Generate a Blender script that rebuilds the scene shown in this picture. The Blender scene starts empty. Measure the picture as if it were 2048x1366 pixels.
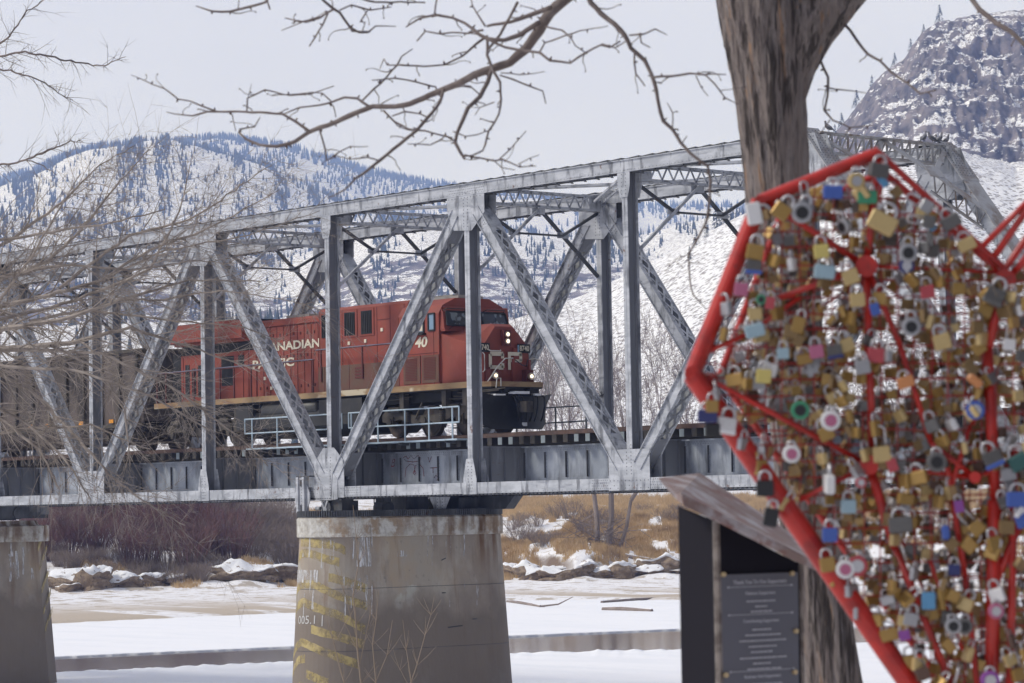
import bpy, math, random
import numpy as np
from mathutils import Vector, Matrix
R_ = math.radians
rng = random.Random(7)
S = bpy.context.scene
COL = S.collection

# ------------------------------------------------------------------ camera
CAM = Vector((95.49, -60.10, -0.62))
FPX = 5818.8
YAW, PITCH, ROLL = -0.8649, 0.0588, -0.0171
_cy, _sy, _cp, _sp = math.cos(YAW), math.sin(YAW), math.cos(PITCH), math.sin(PITCH)
FW = Vector((_sy*_cp, _cy*_cp, _sp)); _r = Vector((_cy, -_sy, 0)); _u = _r.cross(FW)
RT = _r*math.cos(ROLL) + _u*math.sin(ROLL)
UP = -_r*math.sin(ROLL) + _u*math.cos(ROLL)
cd = bpy.data.cameras.new('camera'); co = bpy.data.objects.new('camera', cd); COL.objects.link(co)
cd.sensor_width = 36; cd.sensor_fit = 'HORIZONTAL'; cd.lens = FPX/2048*36
cd.clip_start = 0.5; cd.clip_end = 30000
co.matrix_world = Matrix(((RT.x, UP.x, -FW.x, CAM.x), (RT.y, UP.y, -FW.y, CAM.y), (RT.z, UP.z, -FW.z, CAM.z), (0, 0, 0, 1)))
cd.dof.use_dof = True; cd.dof.focus_distance = 98; cd.dof.aperture_fstop = 7.0
S.camera = co
S.view_settings.view_transform = 'Standard'; S.view_settings.look = 'None'
S.view_settings.exposure = 0.08; S.view_settings.gamma = 1
S.cycles.max_bounces = 6; S.cycles.transparent_max_bounces = 12; S.cycles.volume_bounces = 1
S.cycles.use_denoising = True

# ------------------------------------------------------------------ sky and sun (overcast)
SUN_EL, SUN_AZ = 42, 212   # degrees; azimuth clockwise from +Y
w = bpy.data.worlds.new('World'); S.world = w; w.use_nodes = True
nt = w.node_tree; nt.nodes.clear()
def nd(tree, t, **k):
    n = tree.nodes.new(t)
    for a, b in k.items(): setattr(n, a, b)
    return n
sky = nd(nt, 'ShaderNodeTexSky', sky_type='NISHITA', sun_disc=False)
sky.sun_elevation = R_(SUN_EL); sky.sun_rotation = R_(SUN_AZ)
tc = nd(nt, 'ShaderNodeTexCoord'); nz = nd(nt, 'ShaderNodeTexNoise'); nz.inputs['Scale'].default_value = 3.0
nz.inputs['Detail'].default_value = 4
mp = nd(nt, 'ShaderNodeMapping'); mp.inputs['Scale'].default_value = (1, 1, 4)
cr = nd(nt, 'ShaderNodeValToRGB')
cr.color_ramp.elements[0].position = .3; cr.color_ramp.elements[0].color = (6.85, 7.05, 8.45, 1)
cr.color_ramp.elements[1].position = .75; cr.color_ramp.elements[1].color = (7.6, 7.75, 8.9, 1)
sep = nd(nt, 'ShaderNodeSeparateXYZ')
m1 = nd(nt, 'ShaderNodeMapRange'); m1.inputs['From Min'].default_value = .05; m1.inputs['From Max'].default_value = .8
m1.inputs['To Min'].default_value = 1.0; m1.inputs['To Max'].default_value = 1.02
vm = nd(nt, 'ShaderNodeVectorMath', operation='SCALE')
mx = nd(nt, 'ShaderNodeMix', data_type='RGBA'); mx.inputs['Factor'].default_value = 0.9
bg = nd(nt, 'ShaderNodeBackground'); bg.inputs['Strength'].default_value = 0.1
wo = nd(nt, 'ShaderNodeOutputWorld')
L = nt.links.new
L(tc.outputs['Generated'], mp.inputs[0]); L(mp.outputs[0], nz.inputs['Vector']); L(nz.outputs['Fac'], cr.inputs[0])
L(tc.outputs['Generated'], sep.inputs[0]); L(sep.outputs['Z'], m1.inputs['Value'])
dt = nd(nt, 'ShaderNodeVectorMath', operation='DOT_PRODUCT'); dt.inputs[1].default_value = (.97, .2, .1); L(tc.outputs['Generated'], dt.inputs[0])
m2 = nd(nt, 'ShaderNodeMapRange'); m2.inputs['From Min'].default_value = -.1; m2.inputs['From Max'].default_value = .9; m2.inputs['To Min'].default_value = 1.0; m2.inputs['To Max'].default_value = .28
L(dt.outputs['Value'], m2.inputs['Value']); mm_ = nd(nt, 'ShaderNodeMath', operation='MULTIPLY'); L(m1.outputs[0], mm_.inputs[0]); L(m2.outputs[0], mm_.inputs[1])
L(cr.outputs[0], vm.inputs[0]); L(mm_.outputs[0], vm.inputs['Scale'])
L(sky.outputs[0], mx.inputs['A']); L(vm.outputs[0], mx.inputs['B'])
L(mx.outputs['Result'], bg.inputs[0]); L(bg.outputs[0], wo.inputs[0])
sl = bpy.data.lights.new('sun', 'SUN'); sl.energy = 2.2; sl.angle = R_(14); sl.color = (1, .97, .93)
so = bpy.data.objects.new('sun', sl); COL.objects.link(so)
_sd = Vector((math.sin(R_(SUN_AZ))*math.cos(R_(SUN_EL)), math.cos(R_(SUN_AZ))*math.cos(R_(SUN_EL)), math.sin(R_(SUN_EL))))
so.rotation_euler = _sd.to_track_quat('Z', 'Y').to_euler()

# ------------------------------------------------------------------ helpers
def ray(px, py): return FW + RT*((px-1024)/FPX) - UP*((py-683)/FPX)
def at(px, py, d): return CAM + ray(px, py)*d
def horiz(px, r, slope_py=None):
    d = ray(px, 1025); h = math.hypot(d.x, d.y)
    z = None
    if slope_py is not None:
        q = ray(px, slope_py); z = CAM.z + r*q.z/math.hypot(q.x, q.y)
    return CAM.x+d.x/h*r, CAM.y+d.y/h*r, z
def hit_y(px, py, y):
    d = ray(px, py); t = (y-CAM.y)/d.y; return CAM+d*t

class MB:
    def __init__(s): s.v = []; s.f = []; s.m = []; s.mi = 0
    def poly(s, pts):
        n = len(s.v); s.v += [tuple(p) for p in pts]; s.f.append(tuple(range(n, n+len(pts)))); s.m.append(s.mi)
    def addf(s, base, faces):
        for f in faces: s.f.append(tuple(base+i for i in f)); s.m.append(s.mi)
    def box(s, x0, x1, y0, y1, z0, z1):
        n = len(s.v)
        s.v += [(x0,y0,z0),(x1,y0,z0),(x1,y1,z0),(x0,y1,z0),(x0,y0,z1),(x1,y0,z1),(x1,y1,z1),(x0,y1,z1)]
        s.addf(n, [(0,3,2,1),(4,5,6,7),(0,1,5,4),(1,2,6,5),(2,3,7,6),(3,0,4,7)])
    def beam(s, p0, p1, w, h, up=(0,0,1), off=(0,0)):
        p0 = Vector(p0); p1 = Vector(p1); d = (p1-p0).normalized(); up = Vector(up)
        sd = d.cross(up).normalized(); u = sd.cross(d).normalized()
        n = len(s.v)
        for p in (p0, p1):
            for a, b in ((-1,-1),(1,-1),(1,1),(-1,1)):
                s.v.append(tuple(p + sd*(off[0]+a*w/2) + u*(off[1]+b*h/2)))
        s.addf(n, [(0,1,2,3),(7,6,5,4),(0,4,5,1),(1,5,6,2),(2,6,7,3),(3,7,4,0)])
    def prism(s, pts, vec):
        # pts: ccw polygon (3d) seen from -vec ; extruded along vec
        n = len(s.v); k = len(pts); vec = Vector(vec)
        s.v += [tuple(p) for p in pts] + [tuple(Vector(p)+vec) for p in pts]
        s.addf(n, [tuple(range(k))[::-1], tuple(range(k, 2*k))])
        s.addf(n, [(i, (i+1) % k, k+(i+1) % k, k+i) for i in range(k)])
    def tube(s, pts, rad, sides=6, caps=True):
        n0 = len(s.v); k = len(pts); pts = [Vector(p) for p in pts]
        if not hasattr(rad, '__len__'): rad = [rad]*k
        ref = None
        for i, p in enumerate(pts):
            d = (pts[min(i+1, k-1)]-pts[max(i-1, 0)])
            if d.length < 1e-9: d = Vector((0,0,1))
            d.normalize()
            if ref is None: ref = Vector((0,0,1)) if abs(d.z) < .9 else Vector((1,0,0))
            a = d.cross(ref)
            if a.length < 1e-6: a = d.cross(Vector((.3,.8,.5)))
            a.normalize(); b = d.cross(a); ref = b.cross(d) if False else ref
            for j in range(sides):
                t = 2*math.pi*j/sides
                s.v.append(tuple(p + (a*math.cos(t)+b*math.sin(t))*rad[i]))
        for i in range(k-1):
            for j in range(sides):
                j2 = (j+1) % sides
                s.f.append((n0+i*sides+j, n0+(i+1)*sides+j, n0+(i+1)*sides+j2, n0+i*sides+j2)); s.m.append(s.mi)
        if caps:
            s.f.append(tuple(n0+j for j in range(sides))); s.m.append(s.mi)
            s.f.append(tuple(n0+(k-1)*sides+j for j in range(sides))[::-1]); s.m.append(s.mi)
    def cyl(s, p0, p1, r, sides=16, r1=None):
        s.tube([p0, p1], [r, r if r1 is None else r1], sides)
    def rivet(s, p, nrm, r=.02):
        r *= 1.4
        p = Vector(p); nrm = Vector(nrm); a = nrm.orthogonal().normalized(); b = nrm.cross(a)
        n = len(s.v)
        s.v += [tuple(p+a*r), tuple(p+b*r), tuple(p-a*r), tuple(p-b*r), tuple(p+nrm*r*.8)]
        o_ = s.mi; s.mi = 9; s.addf(n, [(0,1,4),(1,2,4),(2,3,4),(3,0,4)]); s.mi = o_
    def build(s, name, mats, parent=None, smooth=False, loc=None):
        me = bpy.data.meshes.new(name); me.from_pydata(s.v, [], s.f)
        if not isinstance(mats, (list, tuple)): mats = [mats]
        if 9 in s.m: s.m = [len(mats) if i == 9 else min(i, len(mats)-1) for i in s.m]; mats = list(mats)+[RIVET]
        for m in mats: me.materials.append(m)
        if len(mats) > 1: me.polygons.foreach_set('material_index', s.m)
        if smooth: me.polygons.foreach_set('use_smooth', [True]*len(s.f))
        me.update()
        o = bpy.data.objects.new(name, me); COL.objects.link(o)
        if parent is not None: o.parent = parent
        if loc is not None: o.location = loc
        return o
def tag(o, label=None, cat=None, group=None, kind=None):
    if label: o['label'] = label
    if cat: o['category'] = cat
    if group: o['group'] = group
    if kind: o['kind'] = kind
    return o
def empty(name, loc=(0,0,0), label=None, cat=None, group=None):
    o = bpy.data.objects.new(name, None); COL.objects.link(o); o.location = loc; o.empty_display_size = .1
    return tag(o, label, cat, group)
def clone(o, parent=None):
    c = o.copy(); COL.objects.link(c)
    if parent is not None: c.parent = parent
    for ch in list(o.children): clone(ch, c)
    return c
def np_mesh(name, V, F, mats, parent=None, mi=None, smooth=False):
    V = np.asarray(V, dtype=np.float32); F = np.asarray(F, dtype=np.int32)
    me = bpy.data.meshes.new(name); me.vertices.add(len(V)); me.vertices.foreach_set('co', V.ravel())
    k = F.shape[1]; me.loops.add(F.size); me.loops.foreach_set('vertex_index', F.ravel())
    me.polygons.add(len(F)); me.polygons.foreach_set('loop_start', np.arange(0, F.size, k, dtype=np.int32))
    for m in (mats if isinstance(mats, (list, tuple)) else [mats]): me.materials.append(m)
    if mi is not None: me.polygons.foreach_set('material_index', np.asarray(mi, dtype=np.int32))
    if smooth: me.polygons.foreach_set('use_smooth', np.ones(len(F), dtype=bool))
    me.update(calc_edges=True); me.validate()
    o = bpy.data.objects.new(name, me); COL.objects.link(o)
    if parent is not None: o.parent = parent
    return o

# ------------------------------------------------------------------ materials
def M(name, base, rough=.7, metal=0, layers=(), bump=None, space='Object', spec=.5, emit=None, alpha=None):
    """layers: (color, scale(x,y,z), lo, hi, detail[, strength]) mixed over base by noise thresholds"""
    m = bpy.data.materials.new(name); m.use_nodes = True; t = m.node_tree; t.nodes.clear(); l = t.links.new
    out = nd(t, 'ShaderNodeOutputMaterial'); b = nd(t, 'ShaderNodeBsdfPrincipled'); l(b.outputs[0], out.inputs[0])
    b.inputs['Roughness'].default_value = rough; b.inputs['Metallic'].default_value = metal
    b.inputs['Specular IOR Level'].default_value = spec
    tc = nd(t, 'ShaderNodeTexCoord'); src = tc.outputs[space]
    col = None
    for i, ly in enumerate(layers):
        c, sc, lo, hi, det = ly[:5]; st = ly[5] if len(ly) > 5 else 1
        if not hasattr(sc, '__len__'): sc = (sc,)*3
        mp = nd(t, 'ShaderNodeMapping'); mp.inputs['Scale'].default_value = sc; mp.inputs['Location'].default_value = (i*7.3, i*3.1, i*5.7)
        nz = nd(t, 'ShaderNodeTexNoise'); nz.inputs['Scale'].default_value = 1; nz.inputs['Detail'].default_value = det
        nz.inputs['Roughness'].default_value = .6
        mr = nd(t, 'ShaderNodeMapRange'); mr.inputs['From Min'].default_value = lo; mr.inputs['From Max'].default_value = hi
        mr.inputs['To Max'].default_value = st
        mx = nd(t, 'ShaderNodeMix', data_type='RGBA')
        l(src, mp.inputs[0]); l(mp.outputs[0], nz.inputs['Vector']); l(nz.outputs['Fac'], mr.inputs['Value']); l(mr.outputs[0], mx.inputs['Factor'])
        if col is None: mx.inputs['A'].default_value = (*base, 1)
        else: l(col, mx.inputs['A'])
        mx.inputs['B'].default_value = (*c, 1); col = mx.outputs['Result']
    if col is None: b.inputs['Base Color'].default_value = (*base, 1)
    else: l(col, b.inputs['Base Color'])
    if bump:
        sc, st, dist = bump
        if not hasattr(sc, '__len__'): sc = (sc,)*3
        mp = nd(t, 'ShaderNodeMapping'); mp.inputs['Scale'].default_value = sc
        nz = nd(t, 'ShaderNodeTexNoise'); nz.inputs['Scale'].default_value = 1; nz.inputs['Detail'].default_value = 5
        bp = nd(t, 'ShaderNodeBump'); bp.inputs['Strength'].default_value = st; bp.inputs['Distance'].default_value = dist
        l(src, mp.inputs[0]); l(mp.outputs[0], nz.inputs['Vector']); l(nz.outputs['Fac'], bp.inputs['Height']); l(bp.outputs[0], b.inputs['Normal'])
    if emit:
        b.inputs['Emission Color'].default_value = (*emit[:3], 1); b.inputs['Emission Strength'].default_value = emit[3]
    if alpha:   # (scale, lo, hi): worn paint
        sc, lo, hi = alpha
        if not hasattr(sc, '__len__'): sc = (sc,)*3
        mp = nd(t, 'ShaderNodeMapping'); mp.inputs['Scale'].default_value = sc
        nz = nd(t, 'ShaderNodeTexNoise'); nz.inputs['Scale'].default_value = 1; nz.inputs['Detail'].default_value = 6
        nz.inputs['Roughness'].default_value = .7
        mr = nd(t, 'ShaderNodeMapRange'); mr.inputs['From Min'].default_value = lo; mr.inputs['From Max'].default_value = hi
        l(src, mp.inputs[0]); l(mp.outputs[0], nz.inputs['Vector']); l(nz.outputs['Fac'], mr.inputs['Value']); l(mr.outputs[0], b.inputs['Alpha'])
    return m

RIVET = M('grimy_shaded_rivet', (.14,.145,.16), .6)  # darker than the plates: dirt plus relief shading put into the colour
# numpy value noise
def _h(ix, iy, s):
    n = (ix*374761393 + iy*668265263 + s*2147483647) & 0xffffffff
    n = ((n ^ (n >> 13))*1274126177) & 0xffffffff
    return ((n ^ (n >> 16)) & 0xffff)/65535.0
def vnoise(x, y, s=0):
    x = np.asarray(x, float); y = np.asarray(y, float)
    ix = np.floor(x).astype(np.int64); iy = np.floor(y).astype(np.int64); fx = x-ix; fy = y-iy
    fx = fx*fx*(3-2*fx); fy = fy*fy*(3-2*fy)
    a = _h(ix, iy, s); b = _h(ix+1, iy, s); c = _h(ix, iy+1, s); d = _h(ix+1, iy+1, s)
    return (a*(1-fx)+b*fx)*(1-fy)+(c*(1-fx)+d*fx)*fy
def fbm(x, y, o=4, s=0, g=.5):
    r = 0; a = 1; t = 0
    for i in range(o):
        r = r+a*vnoise(x*2**i, y*2**i, s+i*17); t += a; a *= g
    return r/t
# ================================================================== TERRAIN
Z_ICE = -7.6
def interp(tbl, x): 
    a = np.array(tbl, float); return np.interp(x, a[:, 0], a[:, 1])
def slope_of(px, py):
    rx = (np.asarray(px, float)-1024)/FPX; ry = (np.asarray(py, float)-683)/FPX
    dx = FW.x+RT.x*rx-UP.x*ry; dy = FW.y+RT.y*rx-UP.y*ry; dz = FW.z+RT.z*rx-UP.z*ry
    return dz/np.hypot(dx, dy)
def dir_of(px):
    rx = (np.asarray(px, float)-1024)/FPX; ry = (1025-683)/FPX
    dx = FW.x+RT.x*rx-UP.x*ry; dy = FW.y+RT.y*rx-UP.y*ry; h = np.hypot(dx, dy)
    return dx/h, dy/h
# silhouettes (pixel x, pixel y) of each ridge, with its distance
R1 = [(-3000,700),(-200,655),(300,650),(600,645),(800,650),(950,665),(1000,655),(1100,622),(1200,582),(1300,532),(1400,482),(1480,440),(1600,385),(1700,330),(1780,302),(1850,293),(1910,298),(1960,318),(2050,350),(2600,300),(6000,500)]
R2 = [(-3000,600),(-200,440),(0,428),(150,442),(300,470),(450,505),(560,520),(650,500),(760,470),(900,455),(1000,468),(1200,476),(1300,468),(1400,440),(1480,424),(1700,440),(2048,480),(6000,600)]
R3 = [(-3000,650),(-200,420),(0,388),(60,372),(100,350),(130,335),(180,318),(230,312),(300,305),(350,303),(400,308),(480,325),(540,340),(600,365),(650,388),(700,412),(780,442),(900,470),(1100,500),(1500,540),(6000,700)]
R4 = [(-3000,560),(-200,440),(0,372),(60,354),(130,324),(200,308),(265,298),(310,302),(350,296),(400,287),(450,282),(540,290),(600,298),(680,325),(740,346),(800,358),(880,370),(1000,390),(1200,408),(1480,414),(1700,440),(6000,560)]
CL = [(-3000,900),(1600,620),(1655,420),(1675,310),(1690,268),(1715,242),(1735,210),(1770,168),(1800,142),(1830,127),(1850,97),(1870,72),(1900,52),(1960,41),(2048,31),(2400,0),(3200,120),(6000,300)]
D1, DC, D2, D3, D4 = 1000., 1500., 2100., 3300., 4700.
ICE_E = [(-3000,170),(0,197),(105,200),(590,212),(1020,232),(1350,226),(2048,230),(6000,230)]
BASE = [(-3000,230),(0,252),(120,255),(330,262),(480,262),(590,270),(800,268),(1020,272),(1150,262),(1350,268),(2048,268),(6000,260)]
def terrain_z(px, r):
    px, r = np.broadcast_arrays(np.asarray(px, float), np.asarray(r, float))
    dx, dy = dir_of(px); X = CAM.x+dx*r; Y = CAM.y+dy*r
    ice = interp(ICE_E, px); base = interp(BASE, px)+6*(fbm(px/90, px*0+3, 3, 5)-.5)
    top = base+4.0
    def crest(T, D): return CAM.z+D*slope_of(px, interp(T, px))
    c1, cc, c2, c3, c4 = crest(R1, D1), crest(CL, DC), crest(R2, D2), crest(R3, D3), crest(R4, D4)
    zs = [(-1e9*0, -2.3), (28, -2.3), (55, -5.2), (72, -8.4)]
    K = [np.full(px.shape, 0.), np.full(px.shape, 26.), np.full(px.shape, 52.), np.full(px.shape, 74.), ice-3, ice+2, base-4, base, top, base+30, np.full(px.shape, 380.), np.full(px.shape, 640.)]
    Zk = [-2.3, -2.3, -5.4, -8.4, -8.2, -7.45, -6.75, -6.4, -4.6, -1.6, 1.6, 6.]
    Zk = [np.full(px.shape, float(z)) for z in Zk]
    def add(D, z): K.append(np.full(px.shape, float(D))); Zk.append(z)
    foot = np.minimum(c1, 40)*.15+6
    add(720, np.minimum(foot, c1*.3))
    add(D1, c1); lowc = np.minimum(np.minimum(cc, c1)*.9, c1-10)
    hasC = cc > c1
    add(1180, np.where(hasC, c1+(cc-c1)*.12, c1*.8)); add(1300, np.where(hasC, c1+(cc-c1)*.48, c1*.66))
    add(DC, np.where(hasC, cc, c1*.62)); add(1700, np.where(hasC, cc*.97, c2*.5))
    add(D2, np.where(hasC & (cc > c2), cc*.7, c2)); add(2550, np.minimum(c2*.85, c3*.62))
    add(D3, c3); add(3800, np.minimum(c3*.95, c4*.72)); add(D4, c4); add(6500, c4*.5)
    K = np.array(K); Zk = np.array(Zk)
    z = np.array(Zk[-1])
    for i in range(len(K)-1):
        m = (r >= K[i]) & (r < K[i+1]); t = (r-K[i])/(K[i+1]-K[i])
        if i > 10: # convex slope into each crest
            up = Zk[i+1] > Zk[i]; t = np.where(up, 1-(1-t)**1.35, t*t*(3-2*t))
        z = np.where(m, Zk[i]+(Zk[i+1]-Zk[i])*t, z)
    # relief
    amp = np.interp(r, [0, 200, 260, 300, 600, 900, 1400, 2200, 3300, 4700], [.1, .1, .35, .9, 1.5, 9, 14, 26, 45, 50])
    crestw = 1.0
    for D in (D1, D2, D3, D4): crestw = crestw*(1-.9*np.exp(-((r-D)/(D*.045))**2))
    n = fbm(X/ (60+r*.07), Y/(60+r*.07), 5, 11)-.5
    z = z+np.where(r > 240, n*2*amp*np.where(r > 600, crestw, 1), 0)
    rock = np.clip((cc-c1)/120, 0, 1)*np.exp(-((r-1350)/240)**2)
    rid = 1-np.abs(fbm(px/30+r*.013, r/24-px*.01, 6, 3, .6)*2-1)
    z = z+rock*(rid-.6)*15*np.clip((DC+60-r)/150, .15, 1)
    z = z+np.where((r > base-6) & (r < base+60), (fbm(X/6.0, Y/6.0, 4, 9)-.5)*1.3, 0)
    return X, Y, z
phi = np.concatenate([np.linspace(-40, -13, 30), np.arange(-12.6, 12.6, .042), np.linspace(13, 40, 30)])
pxs = 1024+FPX*np.tan(np.radians(phi))
def grid(name, rs, mats, smooth=True):
    Pg, Rg = np.meshgrid(pxs, rs); X, Y, Z = terrain_z(Pg, Rg)
    V = np.stack([X, Y, Z], -1).reshape(-1, 3); a, b = len(rs), len(pxs)
    i = np.arange(a-1)[:, None]*b+np.arange(b-1)[None]
    F = np.stack([i, i+1, i+b+1, i+b], -1).reshape(-1, 4)
    mi = None
    if len(mats) > 1:
        hasC = (CAM.z+DC*slope_of(Pg, interp(CL, Pg))) > (CAM.z+D1*slope_of(Pg, interp(R1, Pg)))+6; foot_ = 1165+60*(fbm(Pg/40, Rg*0, 3, 8)-.5)
        mm = (hasC & (Rg > foot_) & (Rg < 1900))[:-1, :-1].reshape(-1); mi = mm.astype(int)
    return np_mesh(name, V, F, mats, mi=mi, smooth=smooth)

def ground_mat():
    m = M('bank_ground', (.80,.80,.82), .9, layers=[((.76,.75,.76), .35, .4, .7, 4), ((.42,.36,.29), (.5,.5,.5), .53, .60, 7, .9), ((.30,.24,.18), (2.2,2.2,2.2), .60, .66, 6, .85)], bump=(3., .5, .15))
    t = m.node_tree; l = t.links.new
    b = [n for n in t.nodes if n.type == 'BSDF_PRINCIPLED'][0]; old = b.inputs['Base Color'].links[0].from_socket
    g = nd(t, 'ShaderNodeNewGeometry'); sp = nd(t, 'ShaderNodeSeparateXYZ'); l(g.outputs['Normal'], sp.inputs[0])
    mr = nd(t, 'ShaderNodeMapRange'); mr.inputs['From Min'].default_value = .84; mr.inputs['From Max'].default_value = .70
    l(sp.outputs['Z'], mr.inputs['Value'])
    mx = nd(t, 'ShaderNodeMix', data_type='RGBA'); mx.inputs['B'].default_value = (.17,.12,.085, 1)
    l(mr.outputs[0], mx.inputs['Factor']); l(old, mx.inputs['A']); l(mx.outputs['Result'], b.inputs['Base Color'])
    # wet sand near the ice edge, by height
    g2 = nd(t, 'ShaderNodeSeparateXYZ'); l(g.outputs['Position'], g2.inputs[0])
    m3 = nd(t, 'ShaderNodeMapRange'); m3.inputs['From Min'].default_value = -7.0; m3.inputs['From Max'].default_value = -7.35
    l(g2.outputs['Z'], m3.inputs['Value'])
    tc = nd(t, 'ShaderNodeTexCoord'); mp = nd(t, 'ShaderNodeMapping'); mp.inputs['Rotation'].default_value = (0, 0, -YAW*-1); mp.inputs['Scale'].default_value = (.04, .22, .3)
    nz = nd(t, 'ShaderNodeTexNoise'); nz.inputs['Scale'].default_value = 1; nz.inputs['Detail'].default_value = 7
    m4 = nd(t, 'ShaderNodeMapRange'); m4.inputs['From Min'].default_value = .46; m4.inputs['From Max'].default_value = .53
    l(tc.outputs['Object'], mp.inputs[0]); l(mp.outputs[0], nz.inputs['Vector']); l(nz.outputs['Fac'], m4.inputs['Value'])
    mu = nd(t, 'ShaderNodeMath', operation='MULTIPLY'); l(m3.outputs[0], mu.inputs[0]); l(m4.outputs[0], mu.inputs[1])
    mx2 = nd(t, 'ShaderNodeMix', data_type='RGBA'); mx2.inputs['B'].default_value = (.46,.39,.31, 1)
    l(mu.outputs[0], mx2.inputs['Factor']); l(mx.outputs['Result'], mx2.inputs['A']); l(mx2.outputs['Result'], b.inputs['Base Color'])
    return m
def mountain_mat(nm, t0, t1, na):
    m = bpy.data.materials.new(nm); m.use_nodes = True; t = m.node_tree; t.nodes.clear(); l = t.links.new
    out = nd(t, 'ShaderNodeOutputMaterial'); b = nd(t, 'ShaderNodeBsdfPrincipled'); l(b.outputs[0], out.inputs[0]); b.inputs['Roughness'].default_value = .95
    b.inputs['Specular IOR Level'].default_value = .1
    tc = nd(t, 'ShaderNodeTexCoord'); g = nd(t, 'ShaderNodeNewGeometry'); sp = nd(t, 'ShaderNodeSeparateXYZ'); l(g.outputs['Normal'], sp.inputs[0])
    def noise(sc, det, ro=.6):
        mp = nd(t, 'ShaderNodeMapping'); mp.inputs['Scale'].default_value = sc
        n = nd(t, 'ShaderNodeTexNoise'); n.inputs['Scale'].default_value = 1; n.inputs['Detail'].default_value = det; n.inputs['Roughness'].default_value = ro
        l(tc.outputs['Object'], mp.inputs[0]); l(mp.outputs[0], n.inputs['Vector']); return n.outputs['Fac']
    def rng_(s, a, c, t1=1.):
        r = nd(t, 'ShaderNodeMapRange'); r.inputs['From Min'].default_value = a; r.inputs['From Max'].default_value = c; r.inputs['To Max'].default_value = t1; l(s, r.inputs['Value']); return r.outputs[0]
    def mix(f, A, B):
        x = nd(t, 'ShaderNodeMix', data_type='RGBA'); l(f, x.inputs['Factor'])
        if isinstance(A, tuple): x.inputs['A'].default_value = (*A, 1)
        else: l(A, x.inputs['A'])
        if isinstance(B, tuple): x.inputs['B'].default_value = (*B, 1)
        else: l(B, x.inputs['B'])
        return x.outputs['Result']
    # brush and stones poking through the snow: finer on the near slope
    c = mix(rng_(noise((.30,.30,.30), 5, .75), .55, .62, .75), (.92,.92,.93), (.24,.20,.17))
    c = mix(rng_(noise((.03,.03,.09), 6, .7), .58, .68, .4), c, (.34,.31,.30))
    mpv = nd(t, 'ShaderNodeMapping'); mpv.inputs['Scale'].default_value = (.55,.55,.55)
    vo = nd(t, 'ShaderNodeTexVoronoi'); l(tc.outputs['Object'], mpv.inputs[0]); l(mpv.outputs[0], vo.inputs['Vector']); vo.inputs['Scale'].default_value = 1
    c = mix(rng_(vo.outputs['Distance'], .44, .28, .8), c, (.20,.17,.15))
    # cliffs
    rk = mix(rng_(noise((.05,.05,.09), 7, .7), .38, .62), (.085,.08,.085), (.27,.235,.23))
    st = nd(t, 'ShaderNodeMath', operation='ADD'); l(sp.outputs['Z'], st.inputs[0])
    sc = nd(t, 'ShaderNodeMath', operation='MULTIPLY_ADD'); l(noise((.06,.06,.17), 8, .74), sc.inputs[0]); sc.inputs[1].default_value = na; sc.inputs[2].default_value = -na/2
    l(sc.outputs[0], st.inputs[1])
    c = mix(rng_(st.outputs[0], t0, t1), c, rk)
    l(c, b.inputs['Base Color'])
    bp = nd(t, 'ShaderNodeBump'); bp.inputs['Strength'].default_value = .8; bp.inputs['Distance'].default_value = 4; l(noise((.06,.06,.06), 8, .7), bp.inputs['Height']); l(bp.outputs[0], b.inputs['Normal'])
    return m
GM, MM = [ground_mat()], [mountain_mat('mountain_snow', .62, .54, 1.2), mountain_mat('snow_streaked_cliff', .99, .93, 3.2)]
tag(grid('ground', np.concatenate([[0., 12, 26, 40, 52, 63, 74, 110, 150], np.arange(185, 300, .8), np.arange(300, 640, 12), [640.]]), GM), kind='structure')
tag(grid('mountains', np.concatenate([np.arange(640, 1180, 9), np.arange(1180, 1560, 4.5), np.arange(1560, 2600, 18), np.arange(2600, 4800, 22), [4900, 5200.]]), MM), kind='structure')

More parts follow.
